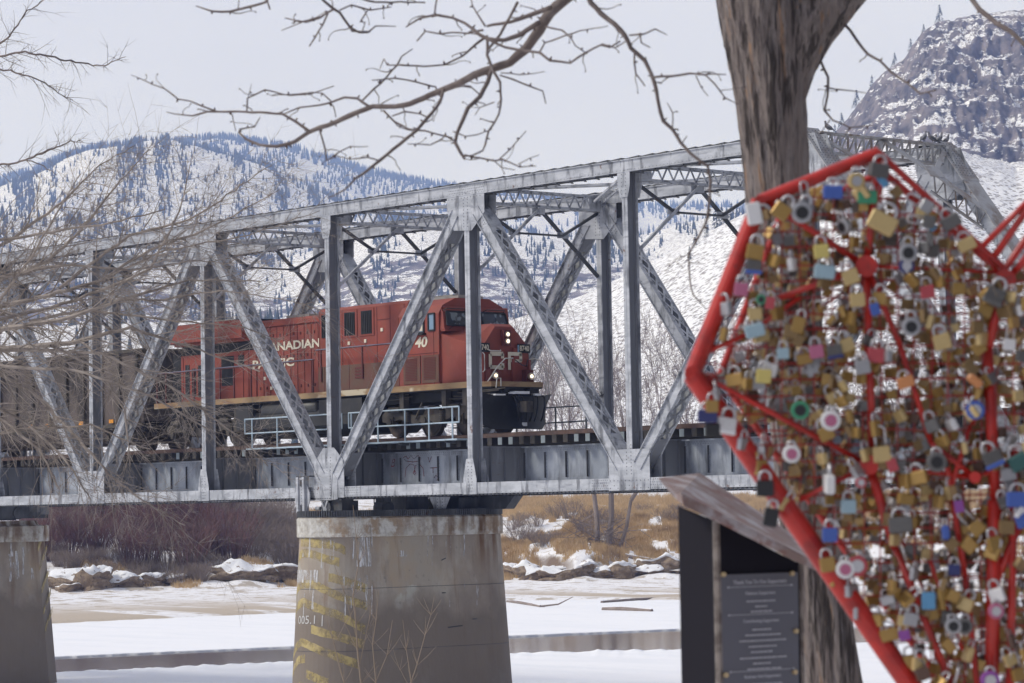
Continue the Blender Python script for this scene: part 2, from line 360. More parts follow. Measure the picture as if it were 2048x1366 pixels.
# ---- frozen river: near and far sheets with an open lead between
ch0 = [(-3000,115),(0,133),(115,136),(590,142),(1020,146),(1350,147),(1700,152),(2048,154),(6000,170)]
ch1 = [(-3000,130),(0,150),(115,152),(590,158),(1020,166),(1350,172),(1700,172),(2048,175),(6000,190)]
SNOW = M('ice_snow', (.84,.85,.88), .85, layers=[((.78,.80,.84), (.12,.5,.1), .45, .7, 5), ((.70,.72,.77), (.5,.9,.5), .64, .72, 5, .6)], bump=(.9, .35, .12))
SNOWE = M('ice_edge', (.82,.84,.88), .8)
def sheet(name, r0f, r1f, nr, jit0, jit1, label_mats):
    ps = np.concatenate([np.linspace(-3000, -120, 30), np.arange(-100, 2150, 6), np.linspace(2200, 5000, 30)])
    r0 = r0f(ps)+jit0*(fbm(ps/17, ps*0, 5, 41)-.5); r1 = r1f(ps)+jit1*(fbm(ps/23, ps*0, 5, 43)-.5)
    T = np.linspace(0, 1, nr)[:, None]; Rr = r0+(r1-r0)*T; dx, dy = dir_of(ps)
    X = CAM.x+dx*Rr; Y = CAM.y+dy*Rr
    Z = Z_ICE+.05*(fbm(X/9, Y/4, 4, 77)-.5)+np.where(T > .93, .12*jit1/8*np.clip(fbm(ps/14, ps*0+T*9, 4, 51)-.42, 0, 1)*3, 0)
    V = np.stack([X, Y, Z], -1).reshape(-1, 3); b = len(ps)
    i = np.arange(nr-1)[:, None]*b+np.arange(b-1)[None]
    F = np.stack([i, i+1, i+b+1, i+b], -1).reshape(-1, 4)
    # skirts
    n0 = len(V); lo0 = V[:b].copy(); lo0[:, 2] -= .45; lo1 = V[-b:].copy(); lo1[:, 2] -= .45
    V = np.concatenate([V, lo0, lo1]); j = np.arange(b-1)
    F = np.concatenate([F, np.stack([j, n0+j, n0+j+1, j+1], -1), np.stack([(nr-1)*b+j, (nr-1)*b+j+1, n0+b+j+1, n0+b+j], -1)])
    mi = np.zeros(len(F), int); mi[-2*(b-1):] = 1
    return tag(np_mesh(name, V, F, label_mats, mi=mi, smooth=False), kind='structure')
sheet('near_ice', lambda p: p*0+64., lambda p: interp(ch0, p), 60, 1, 3, [SNOW, SNOWE])
sheet('far_ice', lambda p: interp(ch1, p), lambda p: interp(ICE_E, p)+1.5, 60, .4, 1.5, [SNOW, SNOWE])
WAT = M('river_water', (.06,.045,.04), .10, layers=[((.10,.075,.065), (.3,1.2,.2), .4, .7, 3)], bump=((1.2,4,1), .03, .05), spec=.5)
ps = np.linspace(-3000, 5000, 60); dx, dy = dir_of(ps); V = []
for rr in (66., 250.): V += [(CAM.x+a*rr, CAM.y+b_*rr, Z_ICE-.075) for a, b_ in zip(dx, dy)]
n_ = len(ps); tag(np_mesh('river_water', V, [(i, i+1, n_+i+1, n_+i) for i in range(n_-1)], WAT), kind='structure')
def gz(px, r):
    X, Y, Z = terrain_z(np.array([px]), np.array([r])); return Vector((X[0], Y[0], Z[0]))

# ---- far forest: one mass of small conifers
TREEM = M('far_conifer', (.035,.05,.045), .9, layers=[((.06,.075,.06), .2, .4, .6, 3)])
def forest():
    rs = np.random.RandomState(5); P = []
    def scatter(n, r0, r1, mask, h0, h1, p0=-250, p1=2300):
        px = rs.uniform(p0, p1, n); r = np.sqrt(rs.uniform(r0*r0, r1*r1, n)); m = mask(px, r, rs.rand(n)); px, r = px[m], r[m]
        X, Y, Z = terrain_z(px, r); P.append(np.stack([X, Y, Z, rs.uniform(h0, h1, len(px))], -1))
    cl = lambda px, r, s, q=1.: fbm(px/70*q, r/ (150/q), 4, s)
    # back ridge: dense
    scatter(13000, 3700, 4720, lambda p, r, u: (cl(p, r, 1) > .40+.14*u) & (p < 1650), 8, 14)
    scatter(1500, 4560, 4720, lambda p, r, u: (cl(p, r, 5) > .30+.2*u) & (p < 1650), 9, 15)
    # dome: streaks of forest and scattered burnt trees
    scatter(26000, 2600, 3320, lambda p, r, u: (fbm(p/22, r/330, 4, 21) > .50+.14*u) & (p < 1100), 5.5, 10)
    scatter(2600, 2650, 3300, lambda p, r, u: p < 1050, 4, 9)
    scatter(900, 3180, 3330, lambda p, r, u: (p < 140) | (u < .08), 9, 15)
    # middle hills
    scatter(9000, 1600, 2150, lambda p, r, u: (fbm(p/60, r/120, 4, 33) > .52+.1*u) & (p < 1640), 4, 7.5)
    scatter(2200, 1200, 2120, lambda p, r, u: (p < 1640) & (u < .5), 3, 6.5)
    scatter(700, 1950, 2110, lambda p, r, u: (p < 330), 6, 10)
    scatter(1600, 700, 1100, lambda p, r, u: (fbm(p/50, r/60, 4, 35) > .52+.1*u) & (p < 930), 3.0, 6.5)
    A = np.concatenate(P); n = len(A); k = 5
    ang = np.arange(k)*2*np.pi/k; V = []; F = []
    tiers = [(0.06, .17, .55), (.30, .13, .80), (.56, .085, 1.0)]
    vb = []
    off = rs.uniform(0, 6, n)
    for (z0, w_, z1) in tiers:
        ww = w_*rs.uniform(.75, 1.25, n)
        for a in ang:
            jit = rs.uniform(.7, 1.25, n)
            vb.append(np.stack([A[:, 0]+np.cos(a+off)*ww*A[:, 3]*jit, A[:, 1]+np.sin(a+off)*ww*A[:, 3]*jit, A[:, 2]+z0*A[:, 3]-.3], -1))
        vb.append(np.stack([A[:, 0], A[:, 1], A[:, 2]+z1*A[:, 3]], -1))
    m = len(vb); V = np.stack(vb, 1).reshape(-1, 3)
    fb = []
    for ti in range(3):
        o = ti*(k+1)
        for j in range(k): fb.append((o+j, o+(j+1) % k, o+k))
    F = (np.arange(n)[:, None, None]*m+np.array(fb)[None]).reshape(-1, 3)
    tag(np_mesh('forest', V, F, TREEM), 'blue hazed conifer forest spread over the snowy far mountains', 'forest', kind='stuff')
forest()
# ---- conifers that stand alone near the cliff and on the near slope
def conifer_mesh(seed, mat=TREEM):
    rs = random.Random(seed); mb = MB(); mb.tube([(0,0,-.3), (0,0,1)], [.012, .003], 5)
    L_ = 9
    for i in range(L_):
        z = .12+.86*i/L_; w_ = (.24*(1-i/L_)**.8+.02)
        for j in range(9):
            a = rs.uniform(0, 6.28); l_ = w_*rs.uniform(.55, 1.15); c, s_ = math.cos(a), math.sin(a)
            dz = -l_*rs.uniform(.1, .5); h = .045
            mb.poly([(0,0,z+h), (c*l_-s_*.03, s_*l_+c*.03, z+dz), (c*l_*1.05, s_*l_*1.05, z+dz-.02), (c*l_+s_*.03, s_*l_-c*.03, z+dz)])
    return mb
_cm = []
for s_ in (1, 2, 3):
    cr_ = empty('conifer'); o = conifer_mesh(s_).build('crown', TREEM, cr_); _cm.append(cr_)
lone = [(a_, b_, c_, d_*.62, e_) for a_, b_, c_, d_, e_ in [(1672,292,1490,13,0),(1702,232,1500,16,0),(1688,240,1500,12,1),(1733,205,1500,17,0),(1765,165,1500,12,1),(1812,132,1500,13,0),(1845,97,1500,12,2),(1872,60,1500,10,0),(1905,50,1500,17,0),(1993,38,1500,9,0),(1655,300,1400,13,1),(1640,335,1300,10,2),(1625,350,1200,10,0),
        (1445,470,1000,13,1),(1456,462,1000,12,2),(1404,520,950,10,0),(1390,560,930,8,1),(1425,505,960,9,2),(1330,575,900,6,0),(1476,452,1000,11,0),(1467,468,980,9,1)]]
used = [0, 0, 0]
for i, (px, py, r, h, v) in enumerate(lone):
    t_ = _cm[v] if not used[v] else clone(_cm[v]); used[v] = 1
    p = gz(px, r); t_.location = p-Vector((0,0,.5)); t_.scale = (h,)*3
    cliff = r > 1150
    tag(t_, 'small dark conifer on the skyline of the rocky cliff at right' if cliff else 'small dark conifer on the snowy sagebrush slope behind the bridge', 'conifer', 'conifers along the cliff skyline' if cliff else 'conifers on the sagebrush slope')
# ================================================================== BRIDGE
P_ = 7.6; HT = 10.08; W_ = 5.78; DP = .45; YC = 3.115; ZR = 2.04
STEEL = M('weathered_silver_paint', (.33,.345,.375), .55, .0, layers=[
    ((.49,.505,.54), (.9,.9,3.0), .42, .62, 5, .9), ((.085,.09,.105), (3.4,3.4,.75), .52, .64, 6, .8), ((.20,.21,.24), (1.3,1.3,7.), .57, .68, 5, .65),
    ((.13,.065,.04), (2.3,2.3,2.3), .66, .72, 6, .9)], bump=(25, .12, .01), spec=.4)
STEELD = M('dark_steel', (.05,.053,.06), .6, layers=[((.10,.105,.115), (2,2,.7), .45, .65, 5), ((.07,.045,.035), 3., .62, .7, 4)], spec=.4)  # near-black tone for lacing, stiffeners, bracing and machinery
STEELM = M('grime_and_shade_grey_paint', (.15,.157,.175), .6, layers=[((.14,.145,.155), (2.4,2.4,.7), .50, .70, 6, .85), ((.29,.30,.33), (3,3,.6), .55, .75, 5, .6), ((.13,.08,.055), (1.5,1.5,5), .66, .75, 5, .7)], spec=.4)  # grime and rust over a darker base that paints shade on side faces
STAINED = M('stained_cover_plate', (.40,.40,.405), .65, layers=[((.25,.22,.20), (2,2,2), .45, .6, 6, .8), ((.20,.135,.09), (1.2,1.2,1.2), .56, .66, 6, .85)], spec=.3)
bridge = empty('truss_bridge', (0,0,0), 'silver grey riveted steel truss railway bridge carrying the red locomotive', 'bridge')
BUT = (0, -1, 0)
def rivrow(mb, a, b, sp, nrm, r=.019):
    a, b = Vector(a), Vector(b); n = max(1, int((b-a).length/sp))
    for i in range(n+1): mb.rivet(a+(b-a)*(i/n), nrm, r)
NX = lambda k: k*P_
KL, KR = -4, 6
for y0 in (0., W_):
    near = y0 == 0
    yi = y0+DP
    # ---- bottom chord, one piece per panel
    for k in range(KL, KR):
        a, b = NX(k)+.0, NX(k+1)-.008
        mb = MB()
        mb.box(a, b, y0, y0+.05, .02, .38); mb.box(a, b, yi-.05, yi, .02, .38); mb.box(a, b, y0+.05, yi-.05, .05, .09)
        mb.mi = 1
        for i in range(int(P_/.19)): x = a+.1+i*.19; mb.box(x, x+.10, y0+.012, yi-.012, -.028, .02)
        mb.mi = 0
        if near:
            s_ = 1 if k % 2 else 0
            rivrow(mb, (a+.4, y0, .06), (b-.4, y0, .06), .22, BUT, .013)
            # splice plate with closely spaced rivets beside the big nodes
            xs = (a+.86, a+1.75) if k % 2 == 0 else (b-1.75, b-.86)
            mb.box(xs[0], xs[1], y0-.014, y0-.001, .03, .37)
            for ii in range(9):
                for jj in range(4): mb.rivet((xs[0]+.06+ii*.095+(jj % 2)*.03, y0-.014, .07+jj*.085), BUT, .014)
        mb.build('bottom_chord', [STEEL, STEELD], bridge)
    # ---- top chord
    for k in range(KL, KR-1):
        a, b = NX(k)+.0, NX(k+1)-.012
        if k == KR-2: b = NX(k+1)+.15
        mb = MB()
        mb.box(a, b, y0, y0+.05, 9.73, 10.08); mb.box(a, b, yi-.05, yi, 9.73, 10.08)
        mb.box(a, b, y0-.05, yi+.05, 10.08, 10.105); mb.box(a, b, y0-.045, y0, 9.715, 9.735); mb.box(a, b, yi, yi+.045, 9.715, 9.735)
        mb.mi = 1
        n = int(P_/.62)
        for i in range(n):   # overlapping walkway cleats along the top
            x = a+.1+i*.62; nn = len(mb.v)
            mb.v += [(x,y0-.05,10.105),(x+.6,y0-.05,10.105),(x+.6,yi+.05,10.105),(x,yi+.05,10.105),(x,y0-.05,10.125),(x+.6,y0-.05,10.165),(x+.6,yi+.05,10.165),(x,yi+.05,10.125)]
            mb.addf(nn, [(0,3,2,1),(4,5,6,7),(0,1,5,4),(1,2,6,5),(2,3,7,6),(3,0,4,7)])
            mb.beam((x, y0+.02, 9.70), (x+.31, yi-.02, 9.70), .07, .03); mb.beam((x+.31, yi-.02, 9.672), (x+.62, y0+.02, 9.672), .07, .02)
        mb.mi = 0
        if near:
            rivrow(mb, (a, y0, 9.78), (b, y0, 9.78), .16, BUT, .012); 
            c = NX(k) if k % 2 else NX(k+1)
            sg = 1 if k % 2 else -1
            for ii in range(10):
                for jj in range(3): mb.rivet((c+sg*(.08+ii*.085+(jj % 2)*.03), y0, 9.84+jj*.085), BUT, .014)
        mb.build('top_chord', [STEEL, STEELD], bridge)
    # ---- posts: H section
    for k in range(KL, KR):
        x = NX(k); mb = MB(); zb, zt = .38, 9.715
        if k == 5: zt = 8.9
        for (ya, yb) in ((y0+.002, y0+.03), (yi-.03, yi-.002)):
            mb.box(x-.12, x-.012, ya, yb, zb, zt); mb.box(x+.012, x+.12, ya, yb, zb, zt); mb.box(x-.012, x+.012, ya+.008, yb-.004, zb, zt)
        mb.mi = 1; mb.box(x-.012, x+.012, y0+.03, yi-.03, zb, zt)  # web takes the darker paint: side-face shade put into its colour
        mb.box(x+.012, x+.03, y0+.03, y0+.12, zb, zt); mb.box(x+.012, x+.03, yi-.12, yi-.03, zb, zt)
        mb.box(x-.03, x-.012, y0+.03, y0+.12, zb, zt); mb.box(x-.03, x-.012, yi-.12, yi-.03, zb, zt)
        rivrow(mb, (x+.03, y0+.075, zb), (x+.03, y0+.075, zt), .17, (1,0,0), .013)
        rivrow(mb, (x+.03, yi-.075, zb), (x+.03, yi-.075, zt), .17, (1,0,0), .013)
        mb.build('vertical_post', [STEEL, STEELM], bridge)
    # ---- gussets
    def plate(pts, name, riv, th=.016, yy=None, both=True):
        if both: mb = MB(); mb.prism([(px_, yi+.015, pz_) for px_, pz_ in pts], (0, th, 0)); mb.build(name, STEEL, bridge)
        mb = MB(); mb.prism([(px_, y0-th-.015, pz_) for px_, pz_ in pts], (0, th, 0))
        mbs = [(y0-th-.015, BUT)]
        for (x_, z_) in riv: mb.rivet((x_, y0-th-.015, z_), BUT, .017)
        return mb.build(name, STEEL, bridge)
    def grid_riv(cx, cz, ux, uz, n, m_, s1, s2):
        r = []
        for i in range(n):
            for j in range(m_):
                a = (i-(n-1)/2)*s1; b = (j-(m_-1)/2)*s2
                r.append((cx+ux*a-uz*b, cz+uz*a+ux*b))
        return r
    for k in range(KL, KR+1):
        x = NX(k); e = k % 2 == 0
        if e:   # bottom V node
            if k == 2: pts = [(x-.86,.0),(x+.86,.0),(x+.86,1.05),(x+.80,1.3),(x+.30,1.72),(x-.30,1.72),(x-.86,1.2)]
            else: pts = [(x-.92,.0),(x+.92,.0),(x+.92,1.25),(x-.92,1.25)]
            rv = [(x-.85+i*.17, z) for i in range(11) for z in (.07+.08*(i % 2), .3)]
            rv += [(x+sx*.1, .5+i*.11) for sx in (-1, 1) for i in range(9)]
            plate(pts, 'gusset_plate', rv)
            if k < KR: plate([(x-.17,8.95),(x+.17,8.95),(x+.27,9.3),(x+.28,9.715),(x-.28,9.715),(x-.27,9.3)], 'gusset_plate', [(x+sx*.09, 9.05+i*.12) for sx in (-1, 1) for i in range(6)], both=True)
        else:
            if k == 5: continue
            plate([(x-.2,.0),(x+.33,.0),(x+.33,.5),(x+.17,1.15),(x-.17,1.15),(x-.33,.5),(x-.33,.0)], 'gusset_plate', [(x+sx*.09+.02*(i % 2), .1+i*.1) for sx in (-1, 0, 1) for i in range(9 if sx else 3)])
            pts = [(x-.95,9.72),(x-.95,9.25),(x-.62,8.62),(x+.28,8.55),(x+.95,9.1),(x+.95,9.72)][::-1]
            rv = [(x-.85+i*.16, 9.65) for i in range(11)]+[(x+sx*.1, 8.7+i*.11) for sx in (-1, 1) for i in range(9)]
            plate(pts[::-1], 'gusset_plate', rv)
    # ---- diagonals: two channels laced together
    def diagonal(kb, kt, name='diagonal'):
        bx, tx = NX(kb), NX(kt); sg = 1 if tx > bx else -1
        p0 = Vector((bx, 0, .25)); p1 = Vector((tx, 0, 9.85)); d = (p1-p0).normalized(); Ln = (p1-p0).length
        a0 = .62; a1 = Ln-.85
        q0, q1 = p0+d*a0, p0+d*a1; n = Vector((-d.z, 0, d.x))*1.0
        if n.x < 0: n = -n            # n: the side that faces +x
        hw = .19
        mb = MB()
        for ya in (y0+.0, yi-.018):
            mb.beam(q0+Vector((0,ya+.009,0)), q1+Vector((0,ya+.009,0)), .018, hw*2-.04, up=n)      # web
        for s_ in (-1, 1):
            for (ya, yb) in ((y0-.075, y0+.0), (y0+.018, y0+.10), (yi-.10, yi-.018), (yi, yi+.075)):
                mb.beam(q0+n*(s_*(hw-.01))+Vector((0,(ya+yb)/2,0)), q1+n*(s_*(hw-.01))+Vector((0,(ya+yb)/2,0)), yb-ya, .02, up=n)
        if near or True:
            L_ = a1-a0; nn = int(L_/.33)
            for i in range(nn+1):
                q = q0+d*(L_*i/nn)
                for s_ in (-1, 1):
                    if s_ > 0: mb.rivet(q+n*(hw)+Vector((0,y0+.06,0)), n, .017); mb.rivet(q+n*(hw)+Vector((0,yi-.06,0)), n, .017)
                    mb.rivet(q+n*s_*(hw-.055)+Vector((0,y0,0)), BUT, .015)
            for e0, dd in ((a0, 1), (a1, -1)):     # many rivets at the ends
                for i in range(6):
                    for j in range(4): mb.rivet(p0+d*(e0+dd*(.08+i*.1))+n*((j-1.5)*.085)+Vector((0,y0,0)), BUT, .016)
                for i in range(12): mb.rivet(p0+d*(e0+dd*(.05+i*.09))+n*hw+Vector((0,y0+.06,0)), n, .017)
        mb.build(name, STEEL, bridge)
        # lacing and end battens on both faces
        mb = MB(); b0, b1 = a0+1.15, a1-1.05
        for s_ in (-1, 1):
            o = n*(s_*(hw+.008))
            for e0, e1 in ((a0+.15, b0), (b1, a1-.1)):
                c0, c1 = p0+d*e0+o, p0+d*e1+o; yy = Vector((0, (y0+yi)/2, 0))
                mb.beam(c0+yy, c1+yy, DP-.02, .014, up=n)
            m_ = int(round((b1-b0)/.56)); st = (b1-b0)/m_
            for i in range(m_):
                for f in (0, 1):
                    e0 = b0+i*st; e1 = e0+st
                    ya, yb = (y0+.05, yi-.05) if f else (yi-.05, y0+.05)
                    oo = o+n*(s_*(.010 if f else 0))
                    mb.beam(p0+d*e0+oo+Vector((0,ya,0)), p0+d*e1+oo+Vector((0,yb,0)), .075, .009, up=n)
        mb.build('lacing', STEELM if n.z < 0 else STEEL, bridge)  # lacing of down-facing diagonals is darker, its shade painted in
    for kt in range(KL+1, KR-1, 2):
        diagonal(kt-1, kt); diagonal(kt+1, kt)
    diagonal(4, 5)
    # ---- inclined end post with cover plate
    p0 = Vector((NX(6), 0, .25)); p1 = Vector((NX(5), 0, 9.95)); d = (p1-p0).normalized(); n = Vector((d.z, 0, -d.x)); n = n if n.x > 0 else -n
    mb = MB(); 
    for ya in (y0, yi-.03): mb.beam(p0+Vector((0,ya+.015,0)), p1+Vector((0,ya+.015,0)), .03, .40, up=n)
    rivrow(mb, p0+n*.15+Vector((0,y0,0)), p1+n*.15+Vector((0,y0,0)), .16, BUT, .017); rivrow(mb, p0-n*.15+Vector((0,y0,0)), p1-n*.15+Vector((0,y0,0)), .16, BUT, .017)
    mb.mi = 1; cc = Vector((0, (y0+yi)/2, 0))
    mb.beam(p0+n*.215+cc, p1+n*.215+cc+d*.2, DP+.22, .022, up=n)
    mb.mi = 0; mb.beam(p0-n*.215+cc, p1-n*.215+cc, .3, .02, up=n)
    mb.build('end_post', [STEEL, STAINED], bridge)
    mb = MB(); x = NX(5)
    for yb in (y0-.034, yi+.016):
        mb.prism([(x-.95,yb,9.74),(x-.8,yb,9.1),(x-.3,yb,8.55),(x+.5,yb,8.45),(x+1.05,yb,8.7),(x+.45,yb,10.05),(x-.95,yb,10.06)][::-1], (0,.016,0))
        for i in range(12):
            for j in range(3): mb.rivet((x-.7+i*.1, yb, 9.75+j*.1), BUT, .018)
    mb.build('gusset_plate', STEEL, bridge)
    mb = MB(); mb.box(x-.75, x+.1, y0-.12, yi+.12, 10.17, 10.19)
    mb.beam(Vector((x+.12,(y0+yi)/2,10.16)), Vector((x+.12,(y0+yi)/2,10.16))-d*1.5, DP+.34, .02, up=n)
    for i in range(14):
        for j in range(5): mb.rivet(Vector((x+.12,y0-.05+j*.135,10.16))-d*(i*.1)+n*.01, n, .02)
    mb.build('hip_cover_plate', STAINED, bridge)

# ---- transverse frames at every panel point
def zig(mb, a, b, off, pitch, w=.06, th=.01, up=(0,0,1)):
    a, b, off = Vector(a), Vector(b), Vector(off); n = max(2, int((b-a).length/pitch)); 
    for i in range(n):
        p = a+(b-a)*(i/n); q = a+(b-a)*((i+1)/n); m_ = (p+q)/2+off
        mb.beam(p, m_, w, th, up=up); mb.beam(m_, q, w, th, up=up)
for k in range(KL, KR-1):
    x = NX(k); ya, yb = DP, W_
    mb = MB()
    for z in (9.98, 9.52):
        for dx in (-.16, .16): mb.box(x+dx-.03, x+dx+.03, ya, yb, z-.035, z+.035)
    zig(mb, (x+.19, ya, 9.55), (x+.19, yb, 9.55), (0, 0, .42), .45, .065, .01, up=(1,0,0))
    zig(mb, (x-.15, ya, 9.475), (x-.15, yb, 9.475), (.30, 0, 0), .36, .06, .01)
    zig(mb, (x-.15, ya, 10.02), (x-.15, yb, 10.02), (.30, 0, 0), .36, .06, .01)
    mb.box(x-.17, x+.17, ya, ya+.55, 9.5, 10.0); mb.box(x-.17, x+.17, yb-.55, yb, 9.5, 10.0)
    mb.build('cross_strut', STEEL, bridge)
    mb = MB(); ym = (ya+yb)/2; Y = lambda a: ya+(yb-ya)*a
    A = dict(w=.1, h=.1)
    mb.mi = 1
    mb.beam((x, Y(0), 9.45), (x, Y(.30), 8.62), .09, .09, up=(1,0,0)); mb.beam((x, Y(1), 9.45), (x, Y(.70), 8.62), .09, .09, up=(1,0,0))
    mb.mi = 0
    mb.beam((x+.06, ym, 9.46), (x+.06, Y(0), 7.3), .09, .09, up=(1,0,0)); mb.mi = 1; mb.beam((x-.06, ym+.1, 9.46), (x-.06, Y(1), 7.3), .10, .10, up=(1,0,0))
    mb.beam((x, Y(.30), 8.6), (x, Y(.70), 8.6), .06, .10, up=(1,0,0))
    mb.mi = 0
    for c in (.30, .70): mb.box(x-.012, x+.012, Y(c)-.25, Y(c)+.25, 8.52, 8.72)
    mb.box(x-.012, x+.012, ym-.28, ym+.28, 9.28, 9.5)
    mb.build('sway_brace', [STEEL, STEELD], bridge)
for k in range(KL, KR-1):
    mb = MB()
    for (xa, xb) in ((NX(k), NX(k+1)), (NX(k+1), NX(k))):
        p, q = Vector((xa, DP, 9.90 if xa < xb else 9.80)), Vector((xb, W_, 9.90 if xa < xb else 9.80)); d = (q-p).normalized(); s_ = Vector((-d.y, d.x, 0))
        for o in (-.17, .17): mb.beam(p+s_*o, q+s_*o, .07, .07)
        zig(mb, p-s_*.17+Vector((0,0,.04)), q-s_*.17+Vector((0,0,.04)), s_*.34, .42, .06, .01)
    mb.build('lateral_brace', STEEL, bridge)
# ---- portal at the right end
mb = MB(); x = NX(5); Ya, Yb = DP, W_
ep0 = Vector((NX(6), 0, .25)); ep1 = Vector((NX(5), 0, 9.95)); ed = (ep0-ep1).normalized(); EL = (ep0-ep1).length
def PT(a, b, dn=0): 
    v = ep1+ed*(EL*b); return Vector((v.x, Ya+(Yb-Ya)*a, v.z))
en = Vector((ed.z, 0, -ed.x)); en = -en if en.x < 0 else en
mb.beam((x+.1, Ya, 10.12), (x+.1, Yb, 10.12), .34, .05); mb.beam((x+.1, Ya, 9.55), (x+.1, Yb, 9.55), .26, .07)
n = 16
for i in range(n):
    y = Ya+(Yb-Ya)*(i+.5)/n; mb.box(x+.19, x+.22, y-.035, y+.035, 9.58, 10.1); mb.beam((x+.21, y, 9.6), (x+.21, y+(Yb-Ya)/n*.9, 10.08), .06, .012, up=(1,0,0))
mb.beam(PT(.5, 0)+en*.22, PT(.76, .10)+en*.22, .16, .05, up=en); mb.beam(PT(.76, .10)+en*.22, PT(1., .215)+en*.22, .2, .05, up=en)
mb.beam(PT(.5, 0)+en*.22, PT(.24, .10)+en*.22, .16, .05, up=en); mb.beam(PT(.24, .10)+en*.22, PT(0., .215)+en*.22, .2, .05, up=en)
mb.beam(PT(.76, .10)+en*.23, PT(.98, .02)+en*.23, .16, .05, up=en); mb.beam(PT(.24, .10)+en*.23, PT(.02, .02)+en*.23, .16, .05, up=en)
for s0, s1 in ((.76, 1.0), (.24, 0.)):
    p, q = PT(s0, .10)+en*.2, PT(s1, .215)+en*.2; p2, q2 = p-en*.42+ed*.3, q-en*.42+ed*.3
    mb.beam(p2, q2, .08, .06, up=en); zig(mb, p, q, p2-p, .38, .06, .012, up=ed)
mb.prism([PT(.70,.08)+en*.25, PT(.82,.08)+en*.25, PT(.82,.115)+en*.25, PT(.70,.115)+en*.25], en*.015)
mb.prism([PT(.18,.08)+en*.25, PT(.30,.08)+en*.25, PT(.30,.115)+en*.25, PT(.18,.115)+en*.25], en*.015)
mb.build('portal_frame', STAINED, bridge)

# ---- floor: cross beams, plate girders
for k in range(KL, KR+1):
    x = NX(k); mb = MB(); mb.box(x-.02, x+.02, DP, W_, .12, 1.52); mb.box(x-.16, x+.16, DP, W_, .09, .12); mb.box(x-.16, x+.16, DP, W_, 1.52, 1.55)
    for i in range(9): y = DP+.35+i*.6; mb.box(x+.02, x+.12, y-.01, y+.01, .12, 1.52)
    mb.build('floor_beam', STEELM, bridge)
GIRD = M('girder_web_paint', (.24,.265,.305), .6, layers=[((.37,.40,.455), (1.2,1.2,.8), .40, .62, 5, .9), ((.09,.095,.11), (2.1,2.1,.55), .50, .70, 6, .85), ((.20,.13,.08), (4,4,1.), .67, .74, 5, .7)], spec=.4)
for gy in (2.2, 4.03):
    for k in range(KL, KR):
        a, b = NX(k)+.17, NX(k+1)-.17; mb = MB()
        mb.box(a, b, gy, gy+.015, .36, 1.5); mb.box(a, b, gy-.16, gy+.17, 1.5, 1.54); mb.box(a, b, gy-.16, gy+.17, .32, .36); mb.box(a, b, gy-.02, gy, 1.34, 1.5); mb.box(a, b, gy-.02, gy, .36, .5)
        if gy < 3:
            for i in range(8):
                x = a+.02+(b-a-.06)*i/7
                mb.mi = 0; mb.box(x-.045, x+.045, gy-.018, gy-.0, .5, 1.34); mb.mi = 1; mb.box(x-.008, x+.008, gy-.085, gy-.018, .5, 1.34)
                rivrow(mb, (x+.03, gy-.018, .5), (x+.03, gy-.018, 1.34), .11, BUT, .012)
            rivrow(mb, (a+.03, gy-.02, 1.40), (b-.03, gy-.02, 1.40), .11, BUT, .012); rivrow(mb, (a+.08, gy-.02, 1.46), (b-.03, gy-.02, 1.46), .11, BUT, .012)
        mb.build('plate_girder', [GIRD, STEELD], bridge)
# dark steel cross frames between the girders, under the track
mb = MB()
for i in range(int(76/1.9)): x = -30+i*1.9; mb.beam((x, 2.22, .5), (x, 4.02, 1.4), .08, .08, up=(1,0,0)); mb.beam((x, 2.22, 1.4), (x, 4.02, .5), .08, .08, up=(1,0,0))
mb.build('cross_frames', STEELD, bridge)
# ---- refuge handrails
HR = M('pale_blue_handrail', (.40,.50,.58), .45, layers=[((.30,.36,.41), 3, .5, .7, 3)])
def handrail(x0, x1, y, posts, mat, kick=True):
    mb = MB(); r = .028
    mb.tube([(x0, y, 2.94), (x1, y, 2.94)], r, 6); mb.tube([(x0, y, 2.42), (x1, y, 2.42)], r, 6)
    for x in (x0, x1): mb.tube([(x, y, 2.42), (x, y, 2.94)], r, 6)
    for x in posts: mb.tube([(x, y, 1.86), (x, y, 2.94)], r*1.15, 6)
    if kick: mb.box(x0+.1, x1-.1, y-.03, y+.62, 1.83, 1.88)
    mb.build('handrail', mat, bridge)
handrail(8.5, 14.35, 1.2, [8.95, 10.5, 12.1, 13.7], HR); handrail(14.75, 20.8, 1.2, [14.9, 17.9, 19.2, 20.45, 16.4], HR)
handrail(15.5, 22.75, 5.25, [17.0, 19.0, 21.05, 22.6], M('dark_handrail', (.10,.12,.14), .5), False)
# platform brackets
mb = MB()
for x in (9, 11, 13, 15.5, 17.5, 20): mb.beam((x, 1.25, 1.8), (x, 2.2, 1.72), .08, .08, up=(1,0,0))
mb.build('platform_bracket', STEELD, bridge)

